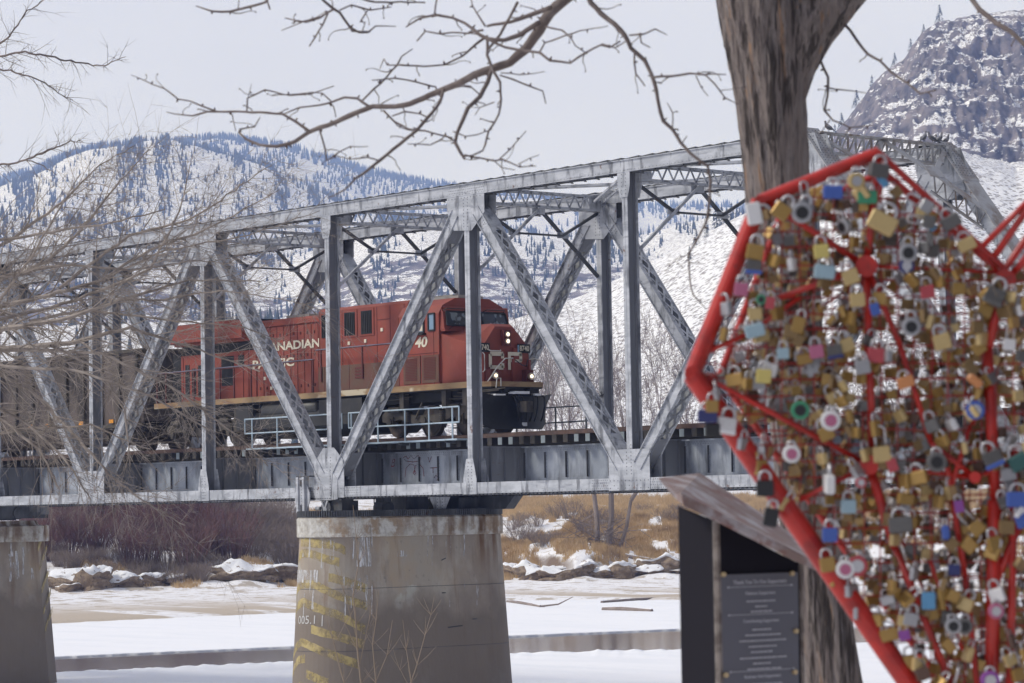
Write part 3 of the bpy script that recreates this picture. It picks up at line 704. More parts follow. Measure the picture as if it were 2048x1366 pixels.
# ---- bearings, jacks and rollers over the pier
def bearing_near():
    mb = MB(); x = NX(2)
    mb.mi = 1; mb.box(x-.62, x+.62, .02, .55, -.10, -.03); mb.box(x-.05, x+.55, .1, .8, -.62, -.1); mb.cyl((x-.22, -.02, -.36), (x-.22, .32, -.36), .27, 20)
    mb.mi = 0
    for dx in (-.42, -.1): mb.beam((x+dx, -.02, -.1), (x-.26, -.04, -.42), .07, .05, up=(0,1,0))
    mb.cyl((x-.22, -.06, -.40), (x-.22, -.02, -.40), .10, 14); mb.cyl((x-.85, .05, -.36), (x-.6, .05, -.36), .07, 10)
    mb.tube([Vector((x-.22+.235*math.cos(t), -.03, -.36+.235*math.sin(t))) for t in np.linspace(3.3, 6.1, 12)], .018, 5)
    # braces that spread from the node
    mb.prism([(x-.80,-.05,-.08),(x-.42,-.05,-.08),(x+.10,-.05,.86),(x-.12,-.05,.92)], (0,.02,0))
    mb.prism([(x-.42,-.06,-.08),(x+.12,-.06,-.08),(x+.22,-.06,.84),(x+.02,-.06,.9)], (0,.02,0))
    mb.prism([(x+.14,-.045,-.08),(x+.5,-.045,-.05),(x+.5,-.045,.6),(x+.24,-.045,.86)], (0,.02,0))
    for i in range(9): mb.rivet((x+.12, -.065, -.02+i*.095), BUT, .02); mb.rivet((x-.75+i*.1, -.065, -.02), BUT, .02)
    return mb.build('roller_bearing', [STEEL, STEELD], bridge)
bearing_near()
mb = MB(); x = NX(2)-1.32   # jack housing beside the node
mb.box(x-.24, x-.12, -.30, -.1, -.50, .74); mb.box(x+.12, x+.24, -.30, -.1, -.50, .74); mb.box(x-.12, x+.12, -.24, -.1, -.5, .74)
mb.prism([(x-.24,-.2,-.4),(x-.24,-.2,.5),(x-.44,-.2,.16),(x-.44,-.2,-.06)], (0,.03,0)); mb.prism([(x+.24,-.2,.5),(x+.24,-.2,-.4),(x+.42,-.2,-.1),(x+.42,-.2,.2)], (0,.03,0))
for i in range(10): mb.rivet((x, -.24, -.3+i*.1), BUT, .015)
mb.mi = 1; mb.box(x-.06, x+.06, -.26, -.24, .42, .64); mb.box(x-.06, x+.06, -.26, -.24, -.44, -.22); mb.box(x-.24, x+.5, -.28, -.02, .74, .78)
mb.build('jack_housing', [STEEL, STEELD], bridge)
mb = MB(); x = NX(2)
for y in (2.25, 4.65): mb.cyl((x-.15, y, -.38), (x+.35, y, -.38), .27, 20); mb.box(x-.1, x+.3, y-.2, y+.2, -.3, .1)
mb.box(x-.4, x+.4, 3.0, 4.0, -.52, .1); mb.box(x-.3, x+.3, .5, 5.8, .0, .12)
mb.box(x-.8, x+1.0, 4.9, 6.3, -.5, -.05); mb.tube([(x+.8, 1.3, .05), (x+.8, 1.3, -.2), (x+.8, 2.0, -.2)], .03, 5)
mb.build('lifting_rollers', STEELD, bridge)
mb = MB(); x = NX(2)+1.3
mb.prism([(x-.1, 3.4, -.02), (x-.1, 4.35, -.02), (x-.1, 4.02, -.62), (x-.1, 3.72, -.62)][::-1], (.02, 0, 0))
for j in range(5):
    for i in (-1, 1): mb.rivet((x-.08, 3.87+i*.11, -.1-j*.11), (1,0,0), .018)
mb.mi = 1
mb.prism([(x-2.0, 5.78, -.02), (x+1.7, 5.78, -.02), (x+1.2, 5.78, -.48), (x-1.6, 5.78, -.48)], (0, .4, 0))
mb.build('end_bracket', [STEEL, STEELD], bridge)

# ================================================================== TRACK
track = empty('railway_track', (0,0,0), 'rusty steel rails on dark timber sleepers running across the bridge', 'railway track')
RAIL = M('rusty_rail', (.06,.035,.028), .7, layers=[((.11,.06,.045), 4, .4, .7, 4)]); TIE = M('dark_timber', (.035,.032,.03), .9, layers=[((.07,.06,.05), (6,1,6), .45, .7, 4)])
for sy in (-1, 1):
    y = YC+sy*.755; mb = MB(); mb.box(-31, 45, y-.036, y+.036, 2.0, ZR); mb.box(-31, 45, y-.009, y+.009, 1.89, 2.0); mb.box(-31, 45, y-.07, y+.07, 1.872, 1.89); mb.build('rail', RAIL, track)
for y in (1.82, 4.41): mb = MB(); mb.box(-31, 45, y-.08, y+.08, 1.874, 1.99); mb.build('guard_timber', RAIL, track)
# tie ends: most are in shade between closely set bolted blocks; some wear pale tags
TAGM = M('pale_tie_end', (.20,.235,.255), .7, layers=[((.16,.18,.19), 6, .45, .65, 4), ((.35,.33,.12), 1.3, .62, .66, 2)])
def tie_mb(tagged):
    mb = MB(); mb.box(-.115, .115, -1.45, 1.45, -.26, 0)
    if tagged: mb.mi = 1; mb.box(-.10, .10, -1.462, -1.45, -.25, -.01)
    return mb
ta, tb = tie_mb(False), tie_mb(True); first = {}
rt = random.Random(3); xs = -11.; rest = MB(); cnt = 0
tagx = [24.7,25.3,25.8,26.3,26.8, 22.35,23.05,28.4,30.9,31.9,32.8, 10.0,10.6,11.2,11.9,12.5,14.9,15.6,17.6,17.9,19.6,20.6,21.0,5.0,7.0,7.6,1.5,3.6,34.,34.6,35.2]
x = -16.
while x < 45:
    tg = any(abs(x-t) < .21 for t in tagx); key = tg
    if cnt < 100:
        if key not in first: o = (tb if tg else ta).build('sleeper', [TIE, TAGM], track); first[key] = o
        else: o = first[key].copy(); COL.objects.link(o); o.parent = track
        o.location = (x, YC, 1.868); cnt += 1
    else: rest.box(x-.115, x+.115, YC-1.45, YC+1.45, 1.608, 1.868)
    x += .54
for i in range(26): x = -30.5+i*.54; rest.box(x-.115, x+.115, YC-1.45, YC+1.45, 1.608, 1.868)
tag(rest.build('sleepers_beyond', TIE, track), kind='stuff')

# ================================================================== PIERS
CONC = M('pier_concrete', (.35,.31,.255), .9, layers=[((.40,.29,.18), (.45,.45,.45), .50, .66, 4, .6), ((.46,.45,.40), (.8,.8,.8), .60, .66, 6, .8), ((.20,.19,.18), (1.2,1.2,.6), .56, .70, 6, .6), ((.27,.225,.185), (.5,.5,.35), .40, .62, 6, .9), ((.44,.41,.36), (.9,.9,.5), .55, .72, 5, .6), ((.20,.12,.07), (2.2,2.2,.25), .56, .70, 5, .6), ((.15,.14,.13), (5,5,5), .62, .72, 6, .5)], bump=((9,9,3), .35, .02))
def zstain(m, z0, z1, c, st):   # high-water stain on the lower part
    t = m.node_tree; l = t.links.new; b = [n for n in t.nodes if n.type == 'BSDF_PRINCIPLED'][0]; old = b.inputs['Base Color'].links[0].from_socket
    g = nd(t, 'ShaderNodeNewGeometry'); sp = nd(t, 'ShaderNodeSeparateXYZ'); l(g.outputs['Position'], sp.inputs[0])
    nz = nd(t, 'ShaderNodeTexNoise'); nz.inputs['Scale'].default_value = .9; nz.inputs['Detail'].default_value = 5; l(g.outputs['Position'], nz.inputs['Vector'])
    ma = nd(t, 'ShaderNodeMath', operation='MULTIPLY_ADD'); ma.inputs[1].default_value = 2.4; ma.inputs[2].default_value = -1.2; l(nz.outputs['Fac'], ma.inputs[0])
    ad = nd(t, 'ShaderNodeMath', operation='ADD'); l(sp.outputs['Z'], ad.inputs[0]); l(ma.outputs[0], ad.inputs[1])
    mr = nd(t, 'ShaderNodeMapRange'); mr.inputs['From Min'].default_value = z0; mr.inputs['From Max'].default_value = z1; mr.inputs['To Max'].default_value = st; l(ad.outputs[0], mr.inputs['Value'])
    mx = nd(t, 'ShaderNodeMix', data_type='RGBA'); mx.inputs['B'].default_value = (*c, 1); l(mr.outputs[0], mx.inputs['Factor']); l(old, mx.inputs['A']); l(mx.outputs['Result'], b.inputs['Base Color'])
zstain(CONC, -3.0, -4.2, (.165,.135,.11), .85)
def rust_runs(m, y0, y1, z0, z1, c):   # iron stain that ran down from the bearings at the far end
    t = m.node_tree; l = t.links.new; b = [n for n in t.nodes if n.type == 'BSDF_PRINCIPLED'][0]; old = b.inputs['Base Color'].links[0].from_socket
    g = nd(t, 'ShaderNodeNewGeometry'); sp = nd(t, 'ShaderNodeSeparateXYZ'); l(g.outputs['Position'], sp.inputs[0])
    mp = nd(t, 'ShaderNodeMapping'); mp.inputs['Scale'].default_value = (1.5, 2.6, .28); nz = nd(t, 'ShaderNodeTexNoise'); nz.inputs['Scale'].default_value = 1; nz.inputs['Detail'].default_value = 6; l(g.outputs['Position'], mp.inputs[0]); l(mp.outputs[0], nz.inputs['Vector'])
    def rr_(s_, a, c_):
        r = nd(t, 'ShaderNodeMapRange'); r.inputs['From Min'].default_value = a; r.inputs['From Max'].default_value = c_; l(s_, r.inputs['Value']); return r.outputs[0]
    f = rr_(nz.outputs['Fac'], .42, .6)
    for q in (rr_(sp.outputs['Y'], y0, y1), rr_(sp.outputs['Z'], z0, z1)):
        mu = nd(t, 'ShaderNodeMath', operation='MULTIPLY'); l(f, mu.inputs[0]); l(q, mu.inputs[1]); f = mu.outputs[0]
    mx = nd(t, 'ShaderNodeMix', data_type='RGBA'); mx.inputs['B'].default_value = (*c, 1); l(f, mx.inputs['Factor']); l(old, mx.inputs['A']); l(mx.outputs['Result'], b.inputs['Base Color'])
rust_runs(CONC, 2.5, 5.5, -3.0, -1.6, (.15,.085,.045))
CAPM = M('spalled_cap_concrete', (.44,.42,.38), .95, layers=[((.26,.23,.20), (5,5,7), .50, .62, 6, .55), ((.30,.21,.13), (.8,.8,.5), .50, .60, 5, .8), ((.58,.57,.54), (2.5,2.5,2.5), .50, .60, 6, .8), ((.10,.07,.05), (1.2,3.2,.3), .60, .68, 5, .8)], bump=(9, .8, .05))
YEL = M('worn_yellow_paint', (.44,.35,.15), .8, layers=[((.34,.27,.15), 2.5, .45, .65, 5)], alpha=((2.2,2.2,1.8), .33, .60))
WHT = M('white_lime_streak', (.62,.62,.63), .9, alpha=((14,14,1.2), .46, .60)); WHG = M('white_chalk', (.52,.51,.49), .9)
RUST = M('brown_rust_streak', (.14,.075,.035), .9, alpha=((6,6,.7), .45, .65))
rust_runs(CAPM, 1.5, 5., -1.5, -1.2, (.13,.075,.04))
def outline(x, ya, yb, r, n=28):
    p = [(x+r*math.cos(t), ya+r*math.sin(t)) for t in np.linspace(-math.pi, 0, n)]
    p += [(x+r*math.cos(t), yb+r*math.sin(t)) for t in np.linspace(0, math.pi, n)]
    return p
def loft(mb, rings):
    n0 = len(mb.v); k = len(rings[0])
    for r in rings: mb.v += r
    for i in range(len(rings)-1):
        for j in range(k): mb.f.append((n0+i*k+j, n0+i*k+(j+1) % k, n0+(i+1)*k+(j+1) % k, n0+(i+1)*k+j)); mb.m.append(mb.mi)
    mb.f.append(tuple(n0+(len(rings)-1)*k+j for j in range(k))); mb.m.append(mb.mi)
pier = empty('bridge_pier', (0,0,0), 'round nosed concrete pier with worn yellow chevrons under the middle of the bridge', 'bridge pier')
PX, PYA, PYB = NX(2), .47, 5.76
def prof(z): return 1.44+(-1.35-z)*.062
def wrapP(s, z, off=.004, top=False):
    """s: arc length from the upstream tip, positive towards +x side"""
    r = prof(z) if not top else 1.5; L90 = r*math.pi/2; LS = PYB-PYA
    if abs(s) <= L90:
        t = -math.pi/2+s/r; return (PX+(r+off)*math.cos(t), PYA+(r+off)*math.sin(t), z)
    sg = 1 if s > 0 else -1
    if abs(s) > L90+LS:
        t = (abs(s)-L90-LS)/r; return (PX+sg*(r+off)*math.cos(t), PYB+(r+off)*math.sin(t), z)
    return (PX+sg*(r+off), PYA+abs(s)-L90, z)
mb = MB(); loft(mb, [[(a, b, z) for a, b in outline(PX, PYA, PYB, prof(z))] for z in np.linspace(-8.6, -1.35, 12)])
for z in (-3.15, -5.2): # construction joints
    pass
mb.build('shaft', CONC, pier)
mb = MB(); loft(mb, [[(a, b, z) for a, b in outline(PX, PYA, PYB, r)] for z, r in ((-1.35, 1.5), (-1.33, 1.53), (-.72, 1.53), (-.66, 1.47))]); mb.build('cap', CAPM, pier)
mb = MB()
for z in (-3.1, -5.2): 
    pts = [wrapP(s, z, .002) for s in np.arange(-2.4, 9.4, .15)]; mb.tube(pts, .008, 4)
for (s, z, l_, a) in ((5.55,-2.22,.18,.35), (5.6,-3.35,.16,0), (5.9,-4.55,.65,.06), (7.0,-4.3,.2,0)):
    p, q = Vector(wrapP(s, z, .01)), Vector(wrapP(s+l_, z+l_*a, .012)); mb.tube([p, (p+q)/2, q], .018, 5)
mb.build('joint_and_scar_lines', STEELD, pier)
def band(mb, s0, s1, zf, th, n=30, off=.006):
    rr = random.Random(int(s0*100)+int(zf(0)*77))
    S_ = np.linspace(s0, s1, n); a = [wrapP(s, zf(s)+rr.uniform(-.015,.015), off) for s in S_]; b = [wrapP(s, zf(s)-th+rr.uniform(-.015,.015), off) for s in S_]
    for i in range(n-1): mb.poly([b[i], b[i+1], a[i+1], a[i]])
CH = [[(-.45,-1.36),(.0,-1.36),(1.0,-1.45),(1.5,-1.66)],[(-.75,-1.95),(-.4,-1.75),(.1,-1.72),(.5,-1.83),(1.3,-2.05)],[(-1.9,-2.9),(-.85,-2.2)],[(.95,-2.55),(1.65,-2.72),(2.33,-2.97)],
      [(-1.9,-3.9),(-.7,-2.95),(-.2,-2.78),(.4,-2.78),(1.6,-3.3),(2.36,-3.55)],[(-1.9,-4.6),(-.6,-3.55),(-.1,-3.38),(.6,-3.6),(1.3,-3.8),(2.3,-4.35)],[(.35,-4.3),(1.2,-4.5),(2.3,-4.85)],
      [(-1.9,-6.1),(-.6,-4.95),(-.1,-4.72),(.6,-4.95),(2.1,-5.5)],[(-1.0,-5.9),(-.3,-5.35),(.1,-5.3)],[(.2,-5.8),(1.1,-6.1)],[(-1.9,-7.2),(-.1,-6.2),(2.1,-6.9)]]
for tb in CH:
    mb = MB(); band(mb, tb[0][0], tb[-1][0], lambda s, tb=tb: float(interp(tb, s)), .29, 24); mb.build('yellow_chevron', YEL, pier)
mb = MB(); rr = random.Random(4)
for i in range(46):
    s = rr.choice([rr.uniform(-1.4, 1.2), rr.uniform(1.3, 2.7), rr.uniform(4.8, 7.4)]); z = -1.36 if rr.random() < .65 else rr.uniform(-2.6, -3.3); l_ = rr.uniform(.25, 1.1); wd = rr.uniform(.02, .09)
    mb = MB(); band(mb, s, s+wd, lambda q: z, l_, 3, .008); mb.build('lime_streak', WHT, pier)
for a_ in ((-.95, .55, lambda q: -2.45, .42, 12, .008), (1.9, 2.5, lambda q: -1.36, 1.0, 8, .008), (3.6, 4.0, lambda q: -1.85, .2, 8, .008)): mb = MB(); band(mb, *a_); mb.build('lime_streak', WHT, pier)
# toothed rack on top of the pier
mb = MB(); per = [wrapP(s, -.66, 0, True) for s in np.arange(-3.2, 9.6, .088)]
for i in range(0, len(per)-1):
    p, q = Vector(per[i]), Vector(per[i+1]); m_ = p+(q-p)*.5; d = (q-p).normalized(); nn_ = Vector((d.y, -d.x, 0))
    mb.beam(m_+nn_*-.01+Vector((0,0,.0)), m_+nn_*-.01+Vector((0,0,.21)), .045, .07, up=nn_)
    mb.beam(p-nn_*.08+Vector((0,0,.11)), q-nn_*.08+Vector((0,0,.11)), .08, .22)
mb.build('toothed_rack', STEELD, pier)
# text helper
def text_mesh(s, size, bold=0.0, res=3, shear=0, ext=0):
    cu = bpy.data.curves.new('t', 'FONT'); cu.body = s; cu.size = size; cu.resolution_u = res; cu.offset = bold; cu.shear = shear; cu.extrude = ext
    o = bpy.data.objects.new('t', cu); COL.objects.link(o); bpy.context.view_layer.update()
    me = o.evaluated_get(bpy.context.evaluated_depsgraph_get()).to_mesh(); V = [v.co.copy() for v in me.vertices]; F = [tuple(p.vertices) for p in me.polygons]
    o.evaluated_get(bpy.context.evaluated_depsgraph_get()).to_mesh_clear(); bpy.data.objects.remove(o); bpy.data.curves.remove(cu)
    return V, F
def text_on(name, s, size, fn, mat, parent, bold=0, shear=0, sx=1, align=0):
    V, F = text_mesh(s, size, bold, shear=shear); mx_ = max(v.x for v in V) if V else 0
    me = bpy.data.meshes.new(name); me.from_pydata([tuple(fn((v.x-mx_*align)*sx, v.y)) for v in V], [], F); me.materials.append(mat)
    o = bpy.data.objects.new(name, me); COL.objects.link(o); o.parent = parent; return o
text_on('chalk_writing', '005.1 |', .40, lambda a, b: wrapP(-.42+a*1.15, -4.28+b+a*.03, .012), WHG, pier)
GRF = M('faded_red_spray_paint', (.26,.05,.06), .8, alpha=((9,9,9), .35, .6))
def gpt(px, py): v = hit_y(px, py, 2.17); return v
text_on('spray_letter', 'B', .42, lambda a, b: gpt(781, 934)+Vector((a, 0, b)), GRF, bridge, shear=.3)
for pts in ([(806,916),(812,912),(816,918),(822,911),(828,918),(836,911),(842,917),(838,922),(826,924),(812,922),(808,918)],[(810,955),(812,936),(820,928),(828,930),(830,944)],[(848,953),(846,936),(838,928),(831,931),(828,946)],[(829,940),(832,946),(829,950),(826,946),(829,940)],[(856,914),(859,924),(863,913)],[(860,936),(874,935)],[(866,936),(866,946)],[(868,956),(872,950),(876,956),(873,961)]):
    mb = MB(); mb.tube([gpt(*q) for q in pts], .011, 4); mb.build('spray_scribble', GRF, bridge)
BKS = M('black_marker', (.02,.02,.03), .6)
for pts in ([(1197,800),(1200,790),(1196,786)],[(1198,793),(1208,788)],[(1202,782),(1204,796)],[(1200,784),(1206,792),(1199,791)]): mb = MB(); mb.tube([hit_y(a, b, W_-.012) for a, b in pts], .011, 4); mb.build('marker_scribble', BKS, bridge)
# second pier, at the left edge of the photo
pv = empty('bridge_pier', (0,0,0), 'squarer concrete pier with yellow paint on its corner at the left edge', 'bridge pier')
def rectring(xc, yc, hx, hy, ch, z): return [(xc-hx+ch,yc-hy,z),(xc+hx-ch,yc-hy,z),(xc+hx,yc-hy+ch,z),(xc+hx,yc+hy-ch,z),(xc+hx-ch,yc+hy,z),(xc-hx+ch,yc+hy,z),(xc-hx,yc+hy-ch,z),(xc-hx,yc-hy+ch,z)]
XC, YC2 = -15.2, YC
mb = MB(); loft(mb, [rectring(XC, YC2, 2.2+(-1.5-z)*.05, 3.3+(-1.5-z)*.06, 1.0, z) for z in (-8.6, -1.5)]); mb.build('shaft', CONC, pv)
mb = MB(); loft(mb, [rectring(XC, YC2, 2.36, 3.46, 1.05, z) for z in (-1.5, -.84)]+[rectring(XC, YC2, 2.3, 3.4, 1.05, -.80)]); loft(mb, [rectring(XC, YC2, 2.2, 2.6, .3, -.8), rectring(XC, YC2, 2.1, 2.5, .3, -.6)]); mb.build('cap', CAPM, pv)
mb = MB()
for i, z in enumerate((-1.7, -2.5, -3.5, -4.4, -5.2)):
    f = lambda x_: (XC+2.2+(-1.5-z)*.05+.012, 0)
    a = Vector((XC+2.2+(-1.5-z)*.05, YC2+3.3+(-1.5-z)*.06-1.0, z)); b = Vector((XC+2.2+(-1.5-z)*.05-1.0, YC2+3.3+(-1.5-z)*.06, z+.9)); o = Vector((.012,.012,0))
    mb = MB(); mb.poly([a+o-Vector((0,0,.3)), b+o-Vector((0,0,.3)), b+o, a+o]); mb.build('yellow_chevron', YEL, pv)
mb = MB()
for i in range(12):
    y = YC2+rr.uniform(-.5, 2.2); z = rr.uniform(-1.5, -2.6); l_ = rr.uniform(.4, 1.2); xo = XC+2.2+.03
    mb = MB(); mb.poly([(xo+.07, y, z-l_), (xo+.07, y+.12, z-l_), (xo, y+.12, z), (xo, y, z)]); mb.build('lime_streak', WHT, pv)
mb = MB(); mb.box(XC-1.5, XC+2.0, 3.5, 6.1, -.5, .1); mb.box(XC+.6, XC+1.9, 1.2, 4.6, -.58, .1)
for y in (1.6, 2.6, 3.6, 4.6): mb.cyl((XC+1.2, y, -.28), (XC+2.1, y, -.28), .26, 16)
mb.mi = 1; mb.box(XC+2.3, XC+2.9, 5.0, 5.15, -.25, .02); mb.box(XC+3.2, XC+3.4, 5.0, 5.3, -.35, .02)
mb.build('pivot_machinery', [STEELD, STEELM], bridge)
# ================================================================== LOCOMOTIVE
LOC = (0, YC, ZR)     # local: x along the bridge, y across, z above rail
RED = M('dusty_red_paint', (.265,.060,.042), .65, layers=[((.19,.052,.040), (.8,.8,.8), .4, .65, 5, .8), ((.20,.075,.05), (1.5,1.5,.5), .56, .72, 6, .7), ((.33,.10,.08), (5,5,1.5), .62, .76, 5, .4)], bump=(3, .12, .01), spec=.35)
REDG = M('grimy_brown_red_paint', (.14,.055,.04), .7, layers=[((.12,.075,.055), (1.2,1.2,1.2), .38, .6, 5)], spec=.3)
REDD = M('dark_red_recess', (.11,.02,.017), .7); BLK = M('soot_black', (.012,.012,.014), .6, layers=[((.03,.03,.032), 2, .5, .7, 4)], spec=.4)
UND = M('dusty_underframe', (.055,.048,.042), .8, layers=[((.10,.083,.066), 2.5, .45, .68, 5), ((.04,.038,.036), 4, .6, .7, 4)])
CRM = M('dirty_cream_stripe', (.30,.20,.10), .6, layers=[((.22,.12,.06), (1.2,1.2,6), .45, .65, 5), ((.50,.43,.31), (.6,1,1), .55, .6, 3)])
CRW = M('cream_lettering', (.66,.60,.48), .6, layers=[((.45,.35,.27), 5, .55, .7, 5, .6)])
GLS = M('reflection_painted_cab_glass', (.20,.24,.26), .08, spec=.8, layers=[((.03,.035,.04), (1,2.2,2.2), .47, .52, 2)]); GLB = M('side_window_glass', (.17,.27,.38), .12, spec=.7); GRY = M('roof_grey', (.36,.34,.31), .8, layers=[((.24,.22,.2), 2, .5, .65, 4)])  # cab panes: pale and black patches paint a reflection into the glass
LMP = M('lit_headlamp', (1,.9,.7), .3, emit=(1.0,.84,.6,3.)); LMR = M('lamp_bowl', (.62,.52,.40), .3, metal=.6); SNW = M('settled_snow', (.8,.81,.84), .9)
HRD = M('dark_red_handrail', (.09,.02,.02), .6); HRL = M('pale_grab_iron', (.55,.53,.50), .5)
loco = empty('locomotive', LOC, 'red diesel freight locomotive numbered 8740 with lit headlights crossing the bridge', 'locomotive')
def sect(mb, x0, x1, pts):   # extrude a yz section along x
    mb.prism([(x0, y, z) for y, z in pts], (x1-x0, 0, 0))
def hood(w, z0, z1, ch): return [(-w,z0),(w,z0),(w,z1-ch),(w-ch,z1),(-w+ch,z1),(-w,z1-ch)]
# frame / walkway
mb = MB(); mb.box(1.95, 20.95, -1.5, 1.5, 1.50, 1.60); mb.prism([(20.95,-1.5,1.5),(21.55,-1.12,1.5),(21.62,-.5,1.5),(21.62,.5,1.5),(21.55,1.12,1.5),(20.95,1.5,1.5)], (0,0,.10)); mb.box(2.4, 20.5, -1.05, 1.05, 1.15, 1.5)
mb.build('frame', BLK, loco)
mb = MB(); mb.box(1.95, 20.95, -1.515, -1.5, 1.53, 1.73); mb.box(1.95, 20.95, 1.5, 1.515, 1.53, 1.73)
pl = [(20.95,-1.515),(21.565,-1.13),(21.64,-.5),(21.64,.5),(21.565,1.13),(20.95,1.515)]
for (a, b), (c, d_) in zip(pl[:-1], pl[1:]): mb.beam((a, b, 1.63), (c, d_, 1.63), .015, .17)
mb.build('cream_stripe', CRM, loco)
# rear radiator section
mb = MB(); sect(mb, 3.05, 7.95, hood(1.0, 1.6, 3.5, .0)); 
mb.prism([(2.75,-1.5,3.95),(7.75,-1.5,3.95),(7.75,-1.5,4.55),(7.4,-1.5,4.62),(3.4,-1.5,4.62),(2.45,-1.5,4.2),(2.45,-1.5,3.95)], (0,3.0,0))
mb.prism([(2.45,-1.5,3.95),(7.75,-1.5,3.95),(7.75,-1.2,3.62),(2.6,-1.2,3.62)][::-1], (0,.0,.001)) if False else None
mb.box(2.9, 7.9, -1.2, 1.2, 3.85, 3.95)
_rad = mb
mb = MB(); mb.box(3.1, 7.85, -.98, .98, 3.5, 3.86); mb.box(2.5, 3.05, -1.0, 1.0, 1.6, 3.6); mb.box(2.9, 7.6, -1.1, 1.1, 4.62, 4.68)
for x0, x1, z0, z1 in ((3.35,3.62,1.95,3.15),(3.8,4.05,1.95,3.0),(4.2,4.45,1.9,3.1),(4.62,4.95,1.9,3.1),(5.75,6.55,2.25,3.35),(6.85,7.2,2.95,3.35)): mb.box(x0, x1, -1.02, -1.0, z0, z1)
mb.build('radiator_openings', BLK, loco)
# engine hood with door lines
mb = MB(); sect(mb, 7.95, 11.95, hood(.98, 1.6, 4.55, .12)); mb.box(8.0, 11.9, -1.03, 1.03, 4.30, 4.45); mb.mi = 1
for x in np.arange(8.0, 11.9, .42): mb.box(x-.012, x+.012, -.995, -.979, 1.72, 4.28)
_rad.mi = 1
for x in (7.5, 7.15, 5.15, 3.2): _rad.box(x-.012, x+.012, -1.015, -.999, 1.72, 3.45)
_rad.build('radiator_section', [RED, REDD], loco)
for x in np.arange(8.2, 11.8, .42):
    for z in (2.0, 3.1, 3.9): mb.box(x-.03, x+.03, -1.005, -.979, z, z+.10)
mb.box(7.95, 11.95, -.99, -.979, 4.25, 4.28)
mb.build('engine_hood', [RED, REDD], loco)
# equipment cabinet
mb = MB(); sect(mb, 11.95, 17.1, hood(1.08, 1.6, 4.72, .10)); _cab = mb; _cab.mi = 1
mb = MB(); mb.box(12.4, 17.05, -1.45, 1.45, 1.6, 2.62); _bat = mb; _bat.mi = 1
mb = MB()
for x0 in (13.45, 14.42):
    mb.box(x0-.06, x0+.78, -1.105, -1.079, 3.62, 4.58)
mb.build('vent_frame', RED, loco)
for x0 in (13.5, 14.47, 12.15):
    mb = MB(); mb.box(x0, x0+.62, -1.112, -1.10, 3.68, 4.5)
    for i in range(6): mb.box(x0+.03+i*.1, x0+.08+i*.1, -1.13, -1.112, 3.7, 4.48)
    mb.build('vent_grille', BLK, loco)
for x in (12.0, 13.35, 15.35, 16.1, 16.9): _cab.box(x-.01, x+.01, -1.09, -1.079, 2.65, 4.6)
_cab.box(15.36, 16.1, -1.092, -1.079, 4.12, 4.15); _cab.box(12.4, 13.3, -1.09, -1.079, 3.45, 3.47); _cab.build('equipment_cabinet', [RED, REDD], loco)
_bat.box(12.75, 12.76, -1.46, -1.449, 1.7, 2.6); _bat.box(14.2, 14.21, -1.46, -1.449, 1.7, 2.6)
for i in range(4): _bat.box(14.55, 15.05, -1.47, -1.449, 2.12+i*.11, 2.18+i*.11)
_bat.build('battery_box', [REDG, REDD], loco)
for x, z in ((13.75,3.35),(14.7,3.38),(15.65,3.72),(12.85,3.05),(13.0,1.85),(8.9,1.98),(8.5,2.35)): mb = MB(); mb.box(x-.06, x+.06, -1.115 if z > 2.7 else (-1.47 if x > 12 else -1.01), -1.08 if z > 2.7 else (-1.45 if x > 12 else -.98), z, z+.12); mb.build('warning_decal', CRW, loco)
# horns on the roof
mb = MB(); mb.tube([(11.55,-.3,4.55),(11.55,-.3,4.72)], .04, 6)
for dy in (-.15, 0, .15): mb.tube([(11.3,-.3+dy,4.74),(11.7,-.3+dy,4.76),(11.85,-.3+dy,4.77)], [.05,.06,.12], 8)
mb.build('horn', BLK, loco)
mb = MB(); mb.box(9.2, 10.6, -.5, .5, 4.55, 4.68); mb.box(4.2, 6.4, -.8, .8, 4.68, 4.75); mb.build('exhaust_housing', GRY, loco)
# cab
mb = MB()
cabpts = [(-1.5,1.6),(1.5,1.6),(1.5,4.12),(1.32,4.40),(.75,4.66),(-.75,4.66),(-1.32,4.40),(-1.5,4.12)]
sect(mb, 17.1, 19.25, cabpts)
mb.prism([(19.25,-1.5,1.6),(19.25,-1.5,4.12),(19.25,-1.32,4.4),(19.25,-.75,4.66),(19.25,.75,4.66),(19.25,1.32,4.4),(19.25,1.5,4.12),(19.25,1.5,1.6)][::-1], (.04,0,0))
mb.prism([(19.27,-1.46,3.55),(19.52,-1.44,3.55),(19.40,-1.40,4.14),(19.27,-1.40,4.3)], (0,.08,0)); mb.prism([(19.27,1.38,3.55),(19.52,1.36,3.55),(19.40,1.32,4.14),(19.27,1.32,4.3)], (0,.08,0))
mb.prism([(19.25,-1.44,3.5),(19.56,-1.44,3.5),(19.42,-1.42,4.16),(19.3,-1.3,4.36),(19.25,-1.3,4.38)], (0,2.86,0))
mb.mi = 1; mb.box(17.1, 19.2, -1.512, -1.5, 2.78, 2.80); mb.box(19.0, 19.015, -1.51, -1.5, 1.7, 4.0); mb.box(17.1, 17.115, -1.51, -1.5, 1.7, 4.1)
mb.build('cab', [RED, REDD], loco)
text_on('frame_letter', 'F', .3, lambda a, b: (20.55+a, -1.36, 1.08+b), CRM, loco, bold=.01)
mb = MB(); mb.box(17.3, 19.2, -.55, .55, 4.66, 4.76); mb.box(17.6, 18.6, -.3, .3, 4.76, 4.84); mb.build('air_conditioner', GRY, loco)
